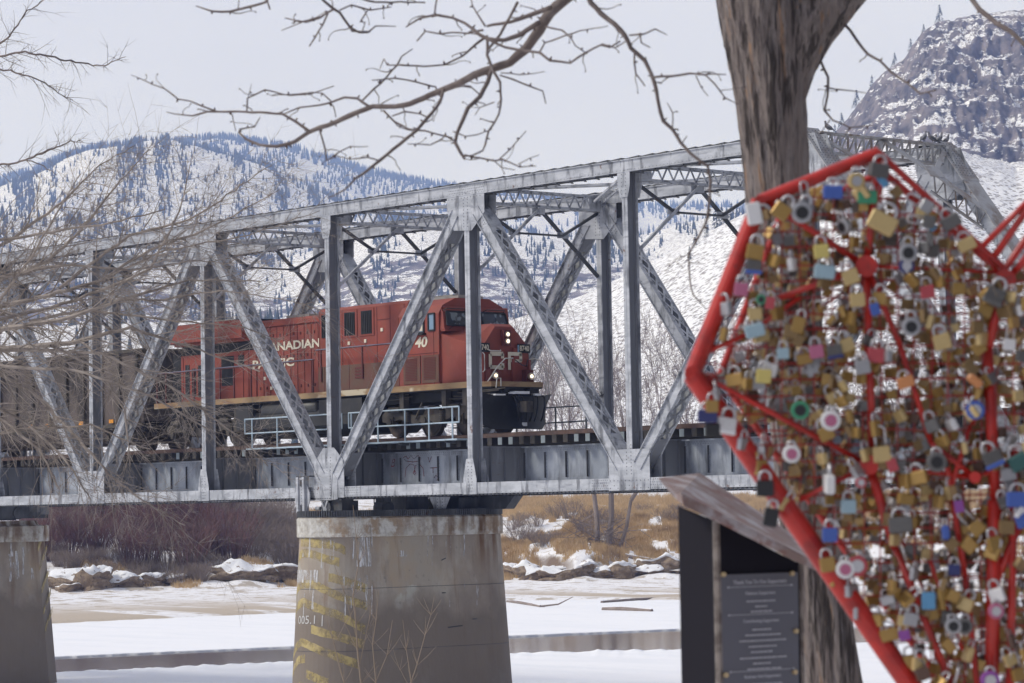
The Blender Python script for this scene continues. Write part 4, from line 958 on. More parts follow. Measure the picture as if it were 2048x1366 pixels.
# windshields
def quad_frame(name, P4, nrm, th, gm, fm, parent):
    P4 = [Vector(p) for p in P4]; c = sum(P4, Vector())/4; nrm = Vector(nrm).normalized()
    fr = MB(); n = 4
    for i in range(4): fr.beam(P4[i]+nrm*.015, P4[(i+1) % 4]+nrm*.015, .055, .045, up=nrm)
    f = fr.build(name, fm, parent)
    g = MB(); g.poly([p+nrm*.012 for p in P4]); g.build('pane', gm, f); return f
def wsh(y0, y1, cut=0):
    xb, xt = 19.57, 19.445; return [(xb,y0,3.70),(xb,y1,3.70),(xt,y1-(.06 if y1 > 0 else 0),4.17),(xt,y0+(.06 if y0 < 0 else 0),4.17)]
quad_frame('windshield', wsh(-1.36,-.28), (1,0,.2), .02, GLS, BLK, loco); quad_frame('windshield', wsh(.22,1.34), (1,0,.2), .02, GLS, BLK, loco)
for y in (-1.0, .75):
    mb = MB(); mb.tube([(19.58, y-.3, 3.55), (19.60, y+.02, 3.75), (19.55, y+.05, 4.0)], .012, 4); mb.tube([(19.48, y-.45, 4.2), (19.62, y-.4, 4.26), (19.62, y+.4, 4.26), (19.48, y+.45, 4.2)], .014, 4); mb.build('wiper', BLK, loco)
quad_frame('side_window', [(18.75,-1.5,3.55),(19.08,-1.5,3.55),(19.08,-1.5,4.12),(18.75,-1.5,4.12)], (0,-1,0), .02, GLB, BLK, loco)
quad_frame('side_window', [(17.55,-1.5,3.5),(18.5,-1.5,3.5),(18.5,-1.5,4.12),(17.55,-1.5,4.12)], (0,-1,0), .02, GLB, BLK, loco)
mb = MB(); mb.box(18.18, 18.44, -1.53, -1.515, 3.56, 4.1); mb.build('sun_visor', CRW, loco); mb = MB(); mb.box(17.5, 18.6, -1.66, -1.5, 3.42, 3.48); mb.build('window_armrest', BLK, loco)
# louvred lower cab panels
for x0 in (17.42, 18.42):
    mb = MB(); mb.box(x0-.05, x0+.87, -1.53, -1.50, 1.78, 2.72); 
    for i in range(14): mb.mi = 1; mb.box(x0+.06, x0+.70, -1.545, -1.53, 1.9+i*.055, 1.925+i*.055)
    mb.build('louvred_panel', [REDG, REDD], loco)

mb = MB(); mb.box(19.02, 19.22, -1.515, -1.5, 1.92, 2.12); mb.build('yellow_sign', CRM, loco)
# nose
mb = MB()
A = [(19.3,-1.42,1.6),(19.3,-1.42,3.42),(19.3,-.55,3.70),(19.3,.55,3.70),(19.3,1.42,3.42),(19.3,1.42,1.6)]
B = [(20.6,-1.32,1.6),(20.6,-1.25,3.02),(20.75,-.42,3.70),(20.75,.42,3.70),(20.6,1.25,3.02),(20.6,1.32,1.6)]
C_ = [(21.05,-1.0,1.6),(21.0,-1.0,2.92),(20.92,-.40,3.60),(20.92,.40,3.60),(21.0,1.0,2.92),(21.05,1.0,1.6)]
n0 = 0; mb.v += A+B+C_
for i in range(2):
    for j in range(6): mb.f.append((i*6+j, i*6+(j+1) % 6, (i+1)*6+(j+1) % 6, (i+1)*6+j)[::-1]); mb.m.append(0)
mb.f.append((12,13,14,15,16,17)[::-1]); mb.m.append(0)
mb.build('nose', RED, loco)
XF = 21.03
mb = MB(); mb.box(XF, XF+.05, .28, .86, 1.65, 2.88); mb.box(XF, XF+.12, .18, .27, 1.6, 2.5); mb.box(XF, XF+.12, .88, .97, 1.6, 2.5); mb.build('nose_door', RED, loco)
mb = MB(); mb.box(XF+.05, XF+.06, .45, .68, 2.72, 2.98); mb.build('nose_window', GLB, loco)
mb = MB(); mb.box(XF-.08, XF+.07, -.16, .14, 2.95, 3.48); hb = mb.build('headlight_housing', REDD, loco)
for z in (3.33, 3.10):
    mb = MB(); mb.cyl((XF+.05,-.01,z), (XF+.11,-.01,z), .10, 18); h = mb.build('headlight', LMR, loco)
    mb = MB(); mb.cyl((XF+.105,-.01,z), (XF+.125,-.01,z), .055, 18); mb.build('lens', LMP, h)
for y in (-.78, .80):
    mb = MB(); mb.box(XF, XF+.28, y-.17, y+.15, 1.72, 2.12); mb.box(XF-.0, XF+.32, y-.19, y+.17, 2.12, 2.14); mb.build('ditch_light_housing', REDD, loco)
    mb = MB(); mb.cyl((XF+.28,y,1.92), (XF+.36,y,1.92), .12, 18); h = mb.build('ditch_light', LMR, loco)
    mb = MB(); mb.cyl((XF+.355,y,1.92), (XF+.375,y,1.92), .055, 18); mb.build('lens', LMP, h)
# number boards
def nboard(yc, sg):
    mb = MB(); b = Vector((20.93, yc, 2.86)); mb.box(20.8, 21.09, yc-.24, yc+.24, 2.72, 3.02); h = mb.build('number_board', BLK, loco)
    text_on('board_number', '8740', .25, lambda a, b_: (21.10, yc-.23+a*.85, 2.79+b_), CRW, h, bold=.006)
nboard(.76, 1); nboard(-1.02, -1)
# lettering
text_on('lettering', 'CANADIAN', .42, lambda a, b: (8.35+a, -1.004, 3.40+b), CRW, loco, bold=.014, sx=1.62)
text_on('lettering', 'PACIFIC', .42, lambda a, b: (7.72+a, -1.034 if False else -1.006, 2.80+b), CRW, loco, bold=.014, sx=1.75)
text_on('cab_number', '8740', .48, lambda a, b: (17.35+a, -1.512, 3.02+b), CRW, loco, bold=.014, shear=.15, sx=1.35)
text_on('cab_number', '1846 HP', .09, lambda a, b: (17.9+a, -1.512, 2.86+b), CRW, loco) if False else None
mb = MB()   # the C, and the P partly across the door
def bars(lst):
    for (y0, y1, z0, z1) in lst: mb.box(XF+.0, XF+.022, y0, y1, z0, z1)
bars([(-.78,-.66,2.22,2.66),(-.72,-.16,2.60,2.74),(-.72,-.16,2.14,2.28),(-.24,-.12,2.52,2.68),(-.24,-.12,2.2,2.36)])
mb.build('nose_letter', CRW, loco)
mb = MB(); 
for (y0, y1, z0, z1) in ((.02,.14,2.14,2.74),(.14,.62,2.62,2.74),(.52,.64,2.44,2.70),(.14,.62,2.40,2.50)): mb.box(XF+.052, XF+.064, y0, y1, z0, z1)
mb.build('nose_letter', CRW, loco)
mb = MB()
for pts in ([(21.1,.1,2.5),(21.35,.02,2.52),(21.38,-.35,2.5),(21.42,-.75,2.2),(21.5,-1.1,1.85),(21.4,-1.2,1.66)], [(21.1,.95,2.5),(21.35,1.0,2.52),(21.4,1.2,2.45),(21.45,1.45,2.0),(21.42,1.55,1.3)], [(21.1,-1.1,2.7),(21.22,-1.12,2.62),(21.22,-1.12,2.1),(21.1,-1.1,2.05)], [(21.1,-.85,2.8),(21.16,-.8,2.76),(21.16,-.35,2.76),(21.08,-.3,2.8)]): mb.tube(pts, .02, 5)
mb.tube([(21.65,-1.0,1.5),(21.68,-.98,1.82),(21.68,-.82,1.82),(21.66,-.8,1.55)], .02, 5); mb.tube([(21.55,1.25,1.3),(21.6,1.28,1.72),(21.6,1.22,1.74),(21.58,1.2,1.5)], .02, 5)
mb.build('grab_irons', HRL, loco)
mb = MB(); mb.tube([(21.12,.3,2.48),(21.3,.45,2.30),(21.3,.65,2.26),(21.12,.85,2.48)], .018, 5); mb.build('nose_chain', BLK, loco)
# pilot, plow, coupler, hoses
mb = MB(); mb.prism([(20.9,-1.3,.85),(21.4,-1.1,.85),(21.5,-.4,.85),(21.5,.4,.85),(21.4,1.1,.85),(20.9,1.3,.85)], (0,0,.66)); mb.build('pilot', BLK, loco)
mb = MB()
N_ = 14; rowsz = [(1.22,.10,1.58),(.95,-.04,1.55),(.6,-.06,1.5),(.3,.06,1.38),(.12,.22,1.1)]
for z, dx_, hw in rowsz:
    for i in range(N_+1):
        y = -hw+2*hw*i/N_; q = abs(y)/hw; mb.v.append((21.72+dx_-.42*q**2.0*(1 if z < 1.1 else .8), y, z+(.10*q*q if z > 1.1 else 0)))
k_ = N_+1
for r_ in range(len(rowsz)-1):
    for i in range(N_): mb.f.append((r_*k_+i, (r_+1)*k_+i, (r_+1)*k_+i+1, r_*k_+i+1)); mb.m.append(0)
nv = len(mb.v); mb.v += [(x-.05, y, z) for x, y, z in mb.v[:nv]]
for f in list(mb.f): mb.f.append(tuple(nv+i for i in f[::-1])); mb.m.append(0)
plow = mb.build('snow_plow', BLK, loco, smooth=True)
for (y, z, w__, h__) in ((-.9,1.24,.5,.05),(.05,1.3,.7,.09),(.75,1.25,.35,.07),(-.35,1.3,.3,.05)): 
    mb = MB(); mb.prism([(21.35,y-w__/2,z),(21.75,y-w__/2+.04,z),(21.78,y+w__/2-.05,z),(21.4,y+w__/2,z)], (0,.0,h__)); mb.build('settled_snow', SNW, loco)
mb = MB(); mb.box(21.8, 21.9, -.02, .12, .22, .34); mb.build('settled_snow', SNW, loco)
mb = MB(); mb.box(21.4, 22.0, -.13, .13, .72, 1.0); mb.prism([(21.95,-.22,.68),(22.25,-.2,.68),(22.28,-.02,.68),(22.12,.04,.68),(22.12,.2,.68),(21.95,.22,.68)], (0,0,.36)); mb.build('coupler', UND, loco)
mb = MB()
for y0, s_ in ((-.45,1),(-.3,1),(.5,-1),(.7,-1),(1.0,-1),(-.1,1)):
    mb.tube([(21.55,y0,1.3),(21.85,y0+.05*s_,1.2),(21.95,y0+.14*s_,.85),(21.9,y0+.2*s_,.5),(21.85,y0+.22*s_,.38)], .03, 6)
for y0 in (-.55, .55): mb.tube([(21.5+.0,y0-.15,1.45),(21.65,y0-.1,1.3),(21.68,y0,1.2),(21.6,y0+.15,1.35)], .04, 6); mb.cyl((21.5,y0,1.42), (21.66,y0,1.42), .11, 10)
mb.build('air_hoses', BLK, loco)
# side handrails of the walkway
mb = MB()
mb.tube([(2.1,-1.47,2.86),(7.9,-1.47,2.86)], .022, 5); mb.tube([(7.9,-1.47,2.86),(12.2,-1.47,2.9)], .022, 5); mb.tube([(12.2,-1.47,3.22),(17.0,-1.47,3.22)], .022, 5)
for x in (2.1,2.7,4.6,6.3,7.2,8.3,10.3,12.1): mb.box(x-.03, x+.03, -1.49, -1.45, 1.6, 2.88)
for x in (12.6,13.5,15.0,16.9): mb.box(x-.035, x+.035, -1.50, -1.46, 2.1, 3.24)
mb.build('walkway_handrail', HRD, loco)
mb = MB(); mb.tube([(2.1,-1.48,2.88),(12.1,-1.48,2.92)], .018, 5); mb.tube([(12.3,-1.48,3.24),(17.0,-1.48,3.24)], .018, 5); mb.build('rail_top', M('bluish_rail_top', (.16,.17,.24), .5), loco)
# fuel tank and air reservoirs
mb = MB(); sect(mb, 7.7, 14.9, [(-1.0,.22),(1.0,.22),(1.42,.55),(1.42,.98),(1.3,1.15),(-1.3,1.15),(-1.42,.98),(-1.42,.55)]); mb.box(7.3, 8.35, -1.45, -1.0, .55, 1.42); mb.box(12.4, 14.9, -1.45, -1.1, .9, 1.45); mb.build('fuel_tank', M('tank_charcoal', (.026,.026,.028), .6, layers=[((.045,.042,.04), 1.5, .5, .7, 4)]), loco)
mb = MB(); mb.tube([(8.75,-1.22,1.22),(8.85,-1.22,1.22),(12.1,-1.22,1.22),(12.2,-1.22,1.22)], [.15,.24,.24,.15], 16); mb.build('air_reservoir', M('reservoir_grey', (.05,.05,.052), .5, layers=[((.06,.06,.06), 2, .5, .6, 4)]), loco, smooth=True)
rr = random.Random(11)
for i in range(26):
    mb = MB(); x = rr.uniform(2.3, 20.3); L_ = rr.uniform(.6, 2.2); z = rr.uniform(1.2, 1.5); mb.tube([(x,-1.3,z),(x+L_*.4,-1.3,z-rr.uniform(0,.06)),(x+L_,-1.28,z)], .018, 4); mb.build('underframe_pipe', UND, loco)
for x in (7.0, 15.3, 16.9, 19.2, 20.3): mb = MB(); mb.box(x, x+.22, -1.35, -1.1, .95, 1.5); mb.build('underframe_box', UND, loco)
def truck(xc, ax, parent, mat, rw=.53, hsp=1.86):
    t = MB()
    ys = 1.02
    x0, x1 = xc-ax[-1]*1.0-.55, xc+ax[-1]+.55
    side = []
    for s_ in (-1, 1):
        ya = s_*ys-.10
        top = [(x0,.78),(x0+.3,.98),(xc-1.25,1.02),(xc-.95,.80),(xc-.6,.72),(xc+.6,.72),(xc+.95,.80),(xc+1.25,1.02),(x1-.3,.98),(x1,.78),(x1-.05,.55)]
        bot = [(xc+ax[-1]+.1,.50),(xc+ax[-1]-.45,.62),(xc+.55,.42),(xc+.2,.52),(xc-.2,.52),(xc-.55,.42),(xc-ax[-1]+.45,.62),(xc-ax[-1]-.1,.50),(x0+.05,.55)]
        if len(ax) == 2: top = [(x0,.62),(xc-.6,.66),(xc-.35,.95),(xc+.35,.95),(xc+.6,.66),(x1,.62),(x1,.5)]; bot = [(xc+.5,.42),(xc+.35,.30),(xc-.35,.30),(xc-.5,.42),(x0,.5)]
        t.prism([(a, ya, b) for a, b in (top+bot)][::-1], (0, .20, 0))
    fr = t.build('truck_frame', mat, parent)
    for a in ax:
        for s_ in (-1, 1):
            d = MB(); d.box(xc+a-.16, xc+a+.16, s_*ys-.17 if s_ < 0 else s_*ys, s_*ys if s_ < 0 else s_*ys+.17, .36, .72); d.cyl((xc+a, s_*(ys+.16), .53), (xc+a, s_*(ys+.24), .53), .13, 12); d.build('journal_box', mat, fr)
    for a in ((-.95, .95) if len(ax) > 2 else (-.15, .15)):
        for s_ in (-1, 1):
            d = MB()
            for j in range(5): d.cyl((xc+a, s_*(ys+.14), .70+j*.07-.18), (xc+a, s_*(ys+.14), .735+j*.07-.18), .11, 10)
            d.build('coil_spring', mat, fr)
    if len(ax) > 2:
        for s_ in (-1, 1):
            d = MB(); d.cyl((xc-1.9, s_*(ys+.18), .95), (xc-1.3, s_*(ys+.18), .95), .10, 10); d.build('brake_cylinder', mat, fr); d = MB(); d.cyl((xc+1.3, s_*(ys+.18), .95), (xc+1.9, s_*(ys+.18), .95), .10, 10); d.build('brake_cylinder', mat, fr); d = MB(); d.beam((xc-.5, s_*(ys+.16), .6), (xc-.1, s_*(ys+.16), 1.15), .05, .05, up=(0,1,0)); d.build('brake_lever', mat, fr)
    for a in ax:
        w_ = MB()
        for s_ in (-1, 1):
            w_.tube([(xc+a, s_*.70, rw), (xc+a, s_*.705, rw), (xc+a, s_*.84, rw), (xc+a, s_*.845, rw)], [rw*.55, rw+.03, rw, rw*.9], 28); w_.cyl((xc+a, s_*.84, rw), (xc+a, s_*.86, rw), rw*.86, 24); w_.cyl((xc+a, s_*.85, rw), (xc+a, s_*.95, rw), .14, 12)
        w_.cyl((xc+a, -.8, rw), (xc+a, .8, rw), .09, 8); w_.build('wheelset', UNDD, parent)
UNDD = M('dark_wheel_steel', (.05,.042,.038), .7, layers=[((.10,.07,.055), 3, .5, .65, 4)])
truck(4.6, (-1.86, 0, 1.86), loco, UND); truck(18.05, (-1.9, 0, 1.9), loco, UND)
# ================================================================== COAL CAR
CARM = M('dusty_brown_grey_car', (.06,.05,.045), .8, layers=[((.12,.095,.085), (1,1,.5), .4, .65, 5), ((.10,.085,.075), (3,3,.6), .55, .7, 5)])
car = empty('freight_car', LOC, 'dusty brown grey coal car with vertical ribs behind the red locomotive', 'freight car')
def carx(v): return v
mb = MB(); x0, x1 = -15.0, 1.05
mb.box(x0, x1, -1.42, 1.42, .98, 3.85); mb.build('body', CARM, car)
mb = MB(); mb.box(x0-.03, x1+.03, -1.52, -1.38, 3.78, 3.92); mb.box(x0-.03, x1+.03, 1.38, 1.52, 3.78, 3.92); mb.box(x1-.06, x1+.08, -1.5, 1.5, 3.78, 3.92); mb.box(x0, x1, -1.5, -1.42, .90, 1.05); mb.build('top_rim', UND, car)
for i in range(13):
    x = x0+.3+i*(x1-x0-.6)/12; mb = MB(); mb.box(x-.06, x+.06, -1.53, -1.42, 1.0, 3.8); mb.build('rib', M('x', (0,0,0)) if False else UND, car)
mb = MB(); n = 14; pts = [(-1.35*math.cos(t), .98-.72*math.sin(t)) for t in np.linspace(0, math.pi, n)]
mb.prism([(x0+2.9, y, z) for y, z in pts][::-1], (x1-x0-5.8, 0, 0)); mb.build('rounded_tub', CARM, car, smooth=False)
mb = MB()
for x in (-13.0,-11.2,-9.9,-7.2,-5.9,-3.4,-1.2,.3): mb.box(x, x+.30, -1.545, -1.53, 1.10, 1.24)
mb.build('amber_reflectors', M('amber_reflector', (.75,.30,.02), .5), car)
mb = MB(); mb.box(x1, x1+.5, -.12, .12, .75, 1.0); mb.box(x1-.0, x1+.06, -1.4, 1.4, .7, 1.1); 
for z in (1.3, 1.7, 2.1, 2.5): mb.tube([(x1+.08,-1.3,z),(x1+.08,-.9,z)], .015, 4)
mb.box(x1+.0, x1+.75, -.13, .13, .74, .98); mb.build('coupler', BLK, car)
truck(-.9, (-.88, .88), car, UND, .45); truck(-13.1, (-.88, .88), car, UND, .45)
# ================================================================== BARE TREES
BARK = M('grey_brown_bark', (.19,.155,.14), .9, layers=[((.27,.235,.22), (20,20,3), .50, .66, 6, .8), ((.30,.17,.09), (16,16,1.3), .60, .67, 4, .75), ((.045,.035,.032), (20,20,1.6), .50, .57, 6, 1), ((.10,.085,.08), (60,60,14), .52, .64, 4, .6)], bump=((26,26,2.6), 1., .06))
TWIG = M('brown_twig', (.125,.098,.092), .85, layers=[((.20,.165,.15), 12, .48, .68, 4)])
BUD = M('dark_bud', (.07,.04,.035), .8)
TWIGL = M('pale_tan_twig', (.33,.285,.25), .85, layers=[((.19,.16,.14), 3, .4, .6, 4)])
tree = empty('foreground_tree', at(1560, 900, 15), 'leafless tree with a thick furrowed trunk and budded branches reaching over the bridge', 'tree')
tree_o = at(1560, 900, 15)
def kid(o, par, org):
    o.parent = par; return o
def jl(pts, n=4, amp=.35):   # subdivide px polyline with a little crookedness
    out = []
    for i in range(len(pts)-1):
        (x0, y0, r0), (x1, y1, r1) = pts[i], pts[i+1]; L_ = math.hypot(x1-x0, y1-y0); m_ = max(1, int(L_/14))
        for j in range(m_):
            t = j/m_; out.append((x0+(x1-x0)*t+rng.uniform(-amp, amp)*2.2, y0+(y1-y0)*t+rng.uniform(-amp, amp)*2.2, r0+(r1-r0)*t))
    out.append(pts[-1]); return out
# trunk (widened and wobbled tube)
DT = 15.0
trk = [(1690,1500,62,0),(1664,1366,60,0),(1640,1200,58,0),(1618,1000,60,0),(1598,800,60,0),(1582,640,61,0),(1568,520,62,0),(1556,400,63,0),(1549,300,64,0),(1543,220,67,0),(1538,150,73,0),(1528,90,76,0),(1518,30,79,0),(1508,-40,80,0),(1498,-140,78,0),(1480,-400,70,0)]
def fat(mb, pts, sides=84, seed=0):
    n0 = len(mb.v); P3 = [at(x, y, DT+dz) for x, y, r, dz in pts]
    for i, (x, y, r, dz) in enumerate(pts):
        d = (P3[min(i+1, len(pts)-1)]-P3[max(i-1, 0)]).normalized(); a = d.cross(FW).normalized(); b = d.cross(a)
        for j in range(sides):
            t = 2*math.pi*j/sides; rid = float(fbm(np.array([math.cos(t)*5.5+seed+9]), np.array([math.sin(t)*5.5+i*.10]), 5, 3)[0]-.5)
            R = r/FPX*DT*(1.0+.30*rid); mb.v.append(tuple(P3[i]+(a*math.cos(t)+b*math.sin(t))*R))
    for i in range(len(pts)-1):
        for j in range(sides): mb.f.append((n0+i*sides+j, n0+(i+1)*sides+j, n0+(i+1)*sides+(j+1) % sides, n0+i*sides+(j+1) % sides)); mb.m.append(0)
def dens(pts, k=5):
    o = []
    for i in range(len(pts)-1):
        for j in range(k): t = j/k; o.append(tuple(a+(b-a)*t for a, b in zip(pts[i], pts[i+1])))
    return o+[pts[-1]]
mb = MB(); fat(mb, dens(trk)); 
fat(mb, dens([(1556,215,46,0),(1578,130,52,0),(1612,55,58,.0),(1665,-15,60,.02),(1730,-90,58,.05),(1850,-240,50,.1)]), 48, 2)
t_ = mb.build('trunk', BARK, None, smooth=True); inv = Matrix.Translation(-tree_o)
def attach(o, par, org): 
    o.parent = par; o.matrix_parent_inverse = Matrix.Translation(-org); return o
attach(t_, tree, tree_o)
B_ = [ # (depth at start, depth at end, [(px,py,r)...])
 (15.,16.5,[(1180,-40,13),(1130,0,13),(1100,25,13),(1078,60,12),(1050,100,11),(1020,125,10),(985,137,9),(950,150,8.5),(915,168,8),(890,178,7.5),(860,190,7),(820,208,6.5),(790,213,6),(745,213,6),(700,230,6),(670,245,5.5),(640,255,5.5),(618,264,5),(590,284,4.5),(555,293,4),(520,290,3.5),(492,278,3),(478,265,2.5),(480,258,2),(510,254,1.6),(520,235,1)]),
 (16,16.6,[(618,262,3.6),(590,242,3.4),(565,228,3),(520,225,3),(460,223,2.8),(415,223,2.5),(385,232,2),(350,228,1.6),(333,224,1)]),
 (16.2,16.6,[(430,222,2.4),(405,212,2.2),(380,202,2),(355,198,2),(330,178,1.6),(290,162,1.3),(262,150,.8)]),
 (16.2,16.3,[(493,223,2),(495,197,2),(530,180,1.8),(580,191,1.5),(620,188,1.5),(668,172,1)]),(16.2,16.3,[(495,200,1),(503,168,.7)]),
 (15.9,16.3,[(738,213,3),(715,197,3),(690,195,3),(660,205,2.5),(640,211,2.2),(600,215,2),(568,228,1.5)]),(16,16.2,[(662,202,1.8),(645,187,1.6),(625,185,1.3),(560,190,1)]),
 (15.8,16,[(725,200,2),(760,167,2.4),(795,130,2.3),(803,112,1.8),(825,98,1.2)]),(15.8,16,[(800,130,2.2),(850,133,2.2),(890,129,2.2),(925,112,2.4),(960,82,3.2),(975,72,3.4)]),(15.8,16,[(800,130,1.8),(775,130,1.6),(768,118,1.4),(760,137,1.1)]),
 (15.8,16,[(745,160,1.3),(790,156,2),(830,164,2),(872,174,2)]),
 (15.6,15.2,[(888,178,4),(880,205,4),(860,230,4),(835,260,4),(800,288,4),(760,321,4),(730,345,3.2),(710,358,2.8),(690,380,2),(655,396,1.2)]),
 (15.6,15.5,[(766,221,2.6),(788,243,2.5),(815,258,2.3),(850,262,2.3),(880,270,2),(905,276,2)]),(15.5,15.5,[(638,258,2.2),(646,280,2.2),(651,300,2),(653,322,1.8)]),(15.5,15.5,[(655,320,1.5),(680,303,1.6),(700,293,1.4),(736,293,1)]),
 (15.4,15.4,[(757,321,2),(735,315,1.8),(700,318,1.3),(672,312,1)]),(15.4,15.4,[(785,232,1.8),(810,223,2),(840,228,2),(858,236,2)]),
 (15.4,15,[(985,137,5),(975,165,5.2),(960,192,5),(937,215,5),(926,240,4.8),(915,265,4.2),(911,285,4),(920,305,3.6),(928,316,3)]),
 (15.4,15,[(975,80,3.5),(974,110,3.5),(985,140,3.3),(1000,165,3),(1002,200,2.8),(998,230,2.6),(978,262,2.5),(970,290,2.3),(965,302,2),(945,311,2),(925,313,2)]),
 (15,15,[(928,310,2.3),(960,316,2.2),(990,322,2.2),(1005,318,2.2),(1040,334,1.5),(1072,332,1)]),(15,15,[(1000,318,1.8),(1020,300,1.6),(1038,278,1.4),(1052,262,.9)]),(15,15,[(1036,328,1.4),(1060,316,1.2),(1078,310,.9)]),(15,15,[(985,318,1.5),(1003,335,1.3),(1030,340,1)]),
 (15,15,[(912,283,2.6),(890,272,2),(880,280,2),(860,290,1.8),(815,288,1)]),(15,15,[(905,262,1.6),(930,272,1.6),(955,270,1.5),(985,258,1)]),(15,15,[(945,175,1.7),(925,172,1.6),(900,177,1.5)]),
 (15,15.4,[(1078,45,6),(1040,70,5.8),(1010,80,5),(975,78,4.6),(960,70,4),(930,46,3.4),(905,35,3),(870,30,3),(840,36,2.4),(812,54,1.6)]),(15,15.3,[(1100,15,6),(1060,30,5),(1022,44,4),(985,50,3.2),(975,52,3)]),(15,15.2,[(1035,5,3.6),(1020,35,3.6),(1000,70,3.2),(975,100,3)]),
 (15.2,15.4,[(970,52,2.4),(945,12,1.6),(940,-10,1.5)]),(15.2,15.5,[(965,60,2.8),(935,66,2.2),(905,65,2),(880,68,2),(850,62,2),(834,82,1.7)]),(15.2,15.4,[(880,30,2),(868,32,2),(872,8,2),(875,-10,2)]),
 (15,14.6,[(975,78,3),(1010,95,3.6),(1050,102,3.6),(1080,106,3.2),(1100,121,3),(1140,126,2.6),(1170,106,2.4),(1205,88,2.3),(1230,95,1.8),(1256,80,1.3)]),(15,14.8,[(1080,104,2),(1090,85,2),(1130,72,2),(1160,62,1.6),(1216,52,1)]),(15,14.8,[(1092,53,2.4),(1125,60,2.3),(1142,76,2),(1151,92,1.3)]),(15,15,[(1151,92,1.3),(1175,108,1.6)]),
 (15,15.1,[(1000,150,2),(1025,158,2),(1060,172,2),(1085,182,1.8),(1092,208,1.2)]),(15,15,[(1002,145,1.5),(1040,150,1.4),(1090,143,.9)]),(15,15,[(960,190,1.8),(940,172,1.7),(925,170,1.5)]),(15,15,[(988,205,1.6),(960,215,1.4),(950,230,1)]),
 (14.6,14.2,[(1170,-20,6),(1182,5,6),(1202,27,6),(1228,47,6),(1250,70,5.6),(1262,96,5.2),(1290,122,5),(1304,150,4.6),(1312,180,4.3),(1318,215,4.2),(1326,242,4.4),(1345,258,4),(1361,285,3.8),(1378,305,3.6),(1415,332,3.4),(1421,360,3),(1420,400,3),(1414,440,2.8),(1394,480,2.5),(1377,508,2.2),(1380,560,2),(1386,590,1.7),(1412,618,1)]),
 (14.4,14.3,[(1306,154,3),(1340,152,3),(1380,147,2.8),(1412,150,2.2),(1430,168,2),(1450,196,1.8),(1476,209,1)]),(14.4,14.3,[(1395,150,2),(1425,148,1.8),(1452,149,1.4)]),(14.4,14.4,[(1258,70,2.2),(1290,68,2.2),(1310,58,2),(1334,70,1)]),(14.4,14.4,[(1268,100,2),(1268,125,2.4),(1272,148,2),(1290,172,1.4)]),(14.4,14.4,[(1345,258,1.8),(1346,225,1.5),(1334,205,1)]),
 (14.4,14.4,[(1240,82,2),(1220,95,2),(1200,90,2)]),(14.4,14.4,[(1280,65,2),(1282,85,2),(1300,95,1.4)]),(14.4,14.4,[(1377,508,1),(1350,520,.8),(1330,545,.6)]),(14.4,14.4,[(1362,290,1.4),(1374,272,1.1)]),(14.4,14.4,[(1392,150,1.5),(1402,175,1.2),(1416,192,1)]),
 (15.6,16,[(640,-20,3),(645,0,3),(665,16,3.2),(680,26,3),(700,55,2.8),(720,65,2.4),(735,65,2.2),(752,52,1.8),(792,53,1.1)]),(15.6,16,[(668,18,2.6),(640,35,2.4),(612,45,2.2),(590,41,2),(570,36,1.5)]),(15.6,16,[(655,28,2.4),(645,50,2.2),(630,74,2),(619,92,1.8)]),(15.6,16,[(640,33,1.7),(600,46,1.4),(563,61,1)]),(15.6,15.8,[(680,20,2),(702,10,2),(740,21,2),(782,14,1.3)]),(15.6,15.8,[(705,-8,2.6),(750,5,2.4),(800,4,2.2),(850,5,1.8)]),(15.6,15.8,[(700,55,1.8),(703,62,2),(725,64,2.4),(740,63,2)]),(15.6,15.8,[(735,22,1.6),(722,42,2),(720,45,1)]),
 (16,16.2,[(545,-15,3.4),(530,5,3),(500,13,3),(460,23,2.8),(425,23,2.5),(392,12,1.5)]),(16,16,[(534,0,2),(540,19,2)]),(16,16,[(476,20,1.5),(478,0,1.2)]),
 (15,14.6,[(1672,32,3.5),(1700,60,3.4),(1715,82,3.4),(1735,107,3.2),(1760,122,3),(1785,146,3),(1815,166,2.6),(1840,187,2.4),(1872,180,1.6)]),(14.6,14.2,[(1935,-15,6),(1960,20,6),(1992,46,6),(2020,62,5.5),(2060,98,5)]),
 (15,14.8,[(1630,82,3),(1640,120,3),(1657,155,3),(1655,190,2.8),(1650,222,2.8),(1665,240,2.4),(1700,255,1.8),(1750,250,.9)]),(15,14.9,[(1657,176,2),(1690,180,1.7),(1732,186,1)]),(15,15,[(1608,152,2),(1636,136,1.6)]),(15,15,[(1640,82,1.5),(1668,72,1)]),(14.9,14.9,[(1660,240,1.6),(1640,268,1.2)]),
]
TB = []
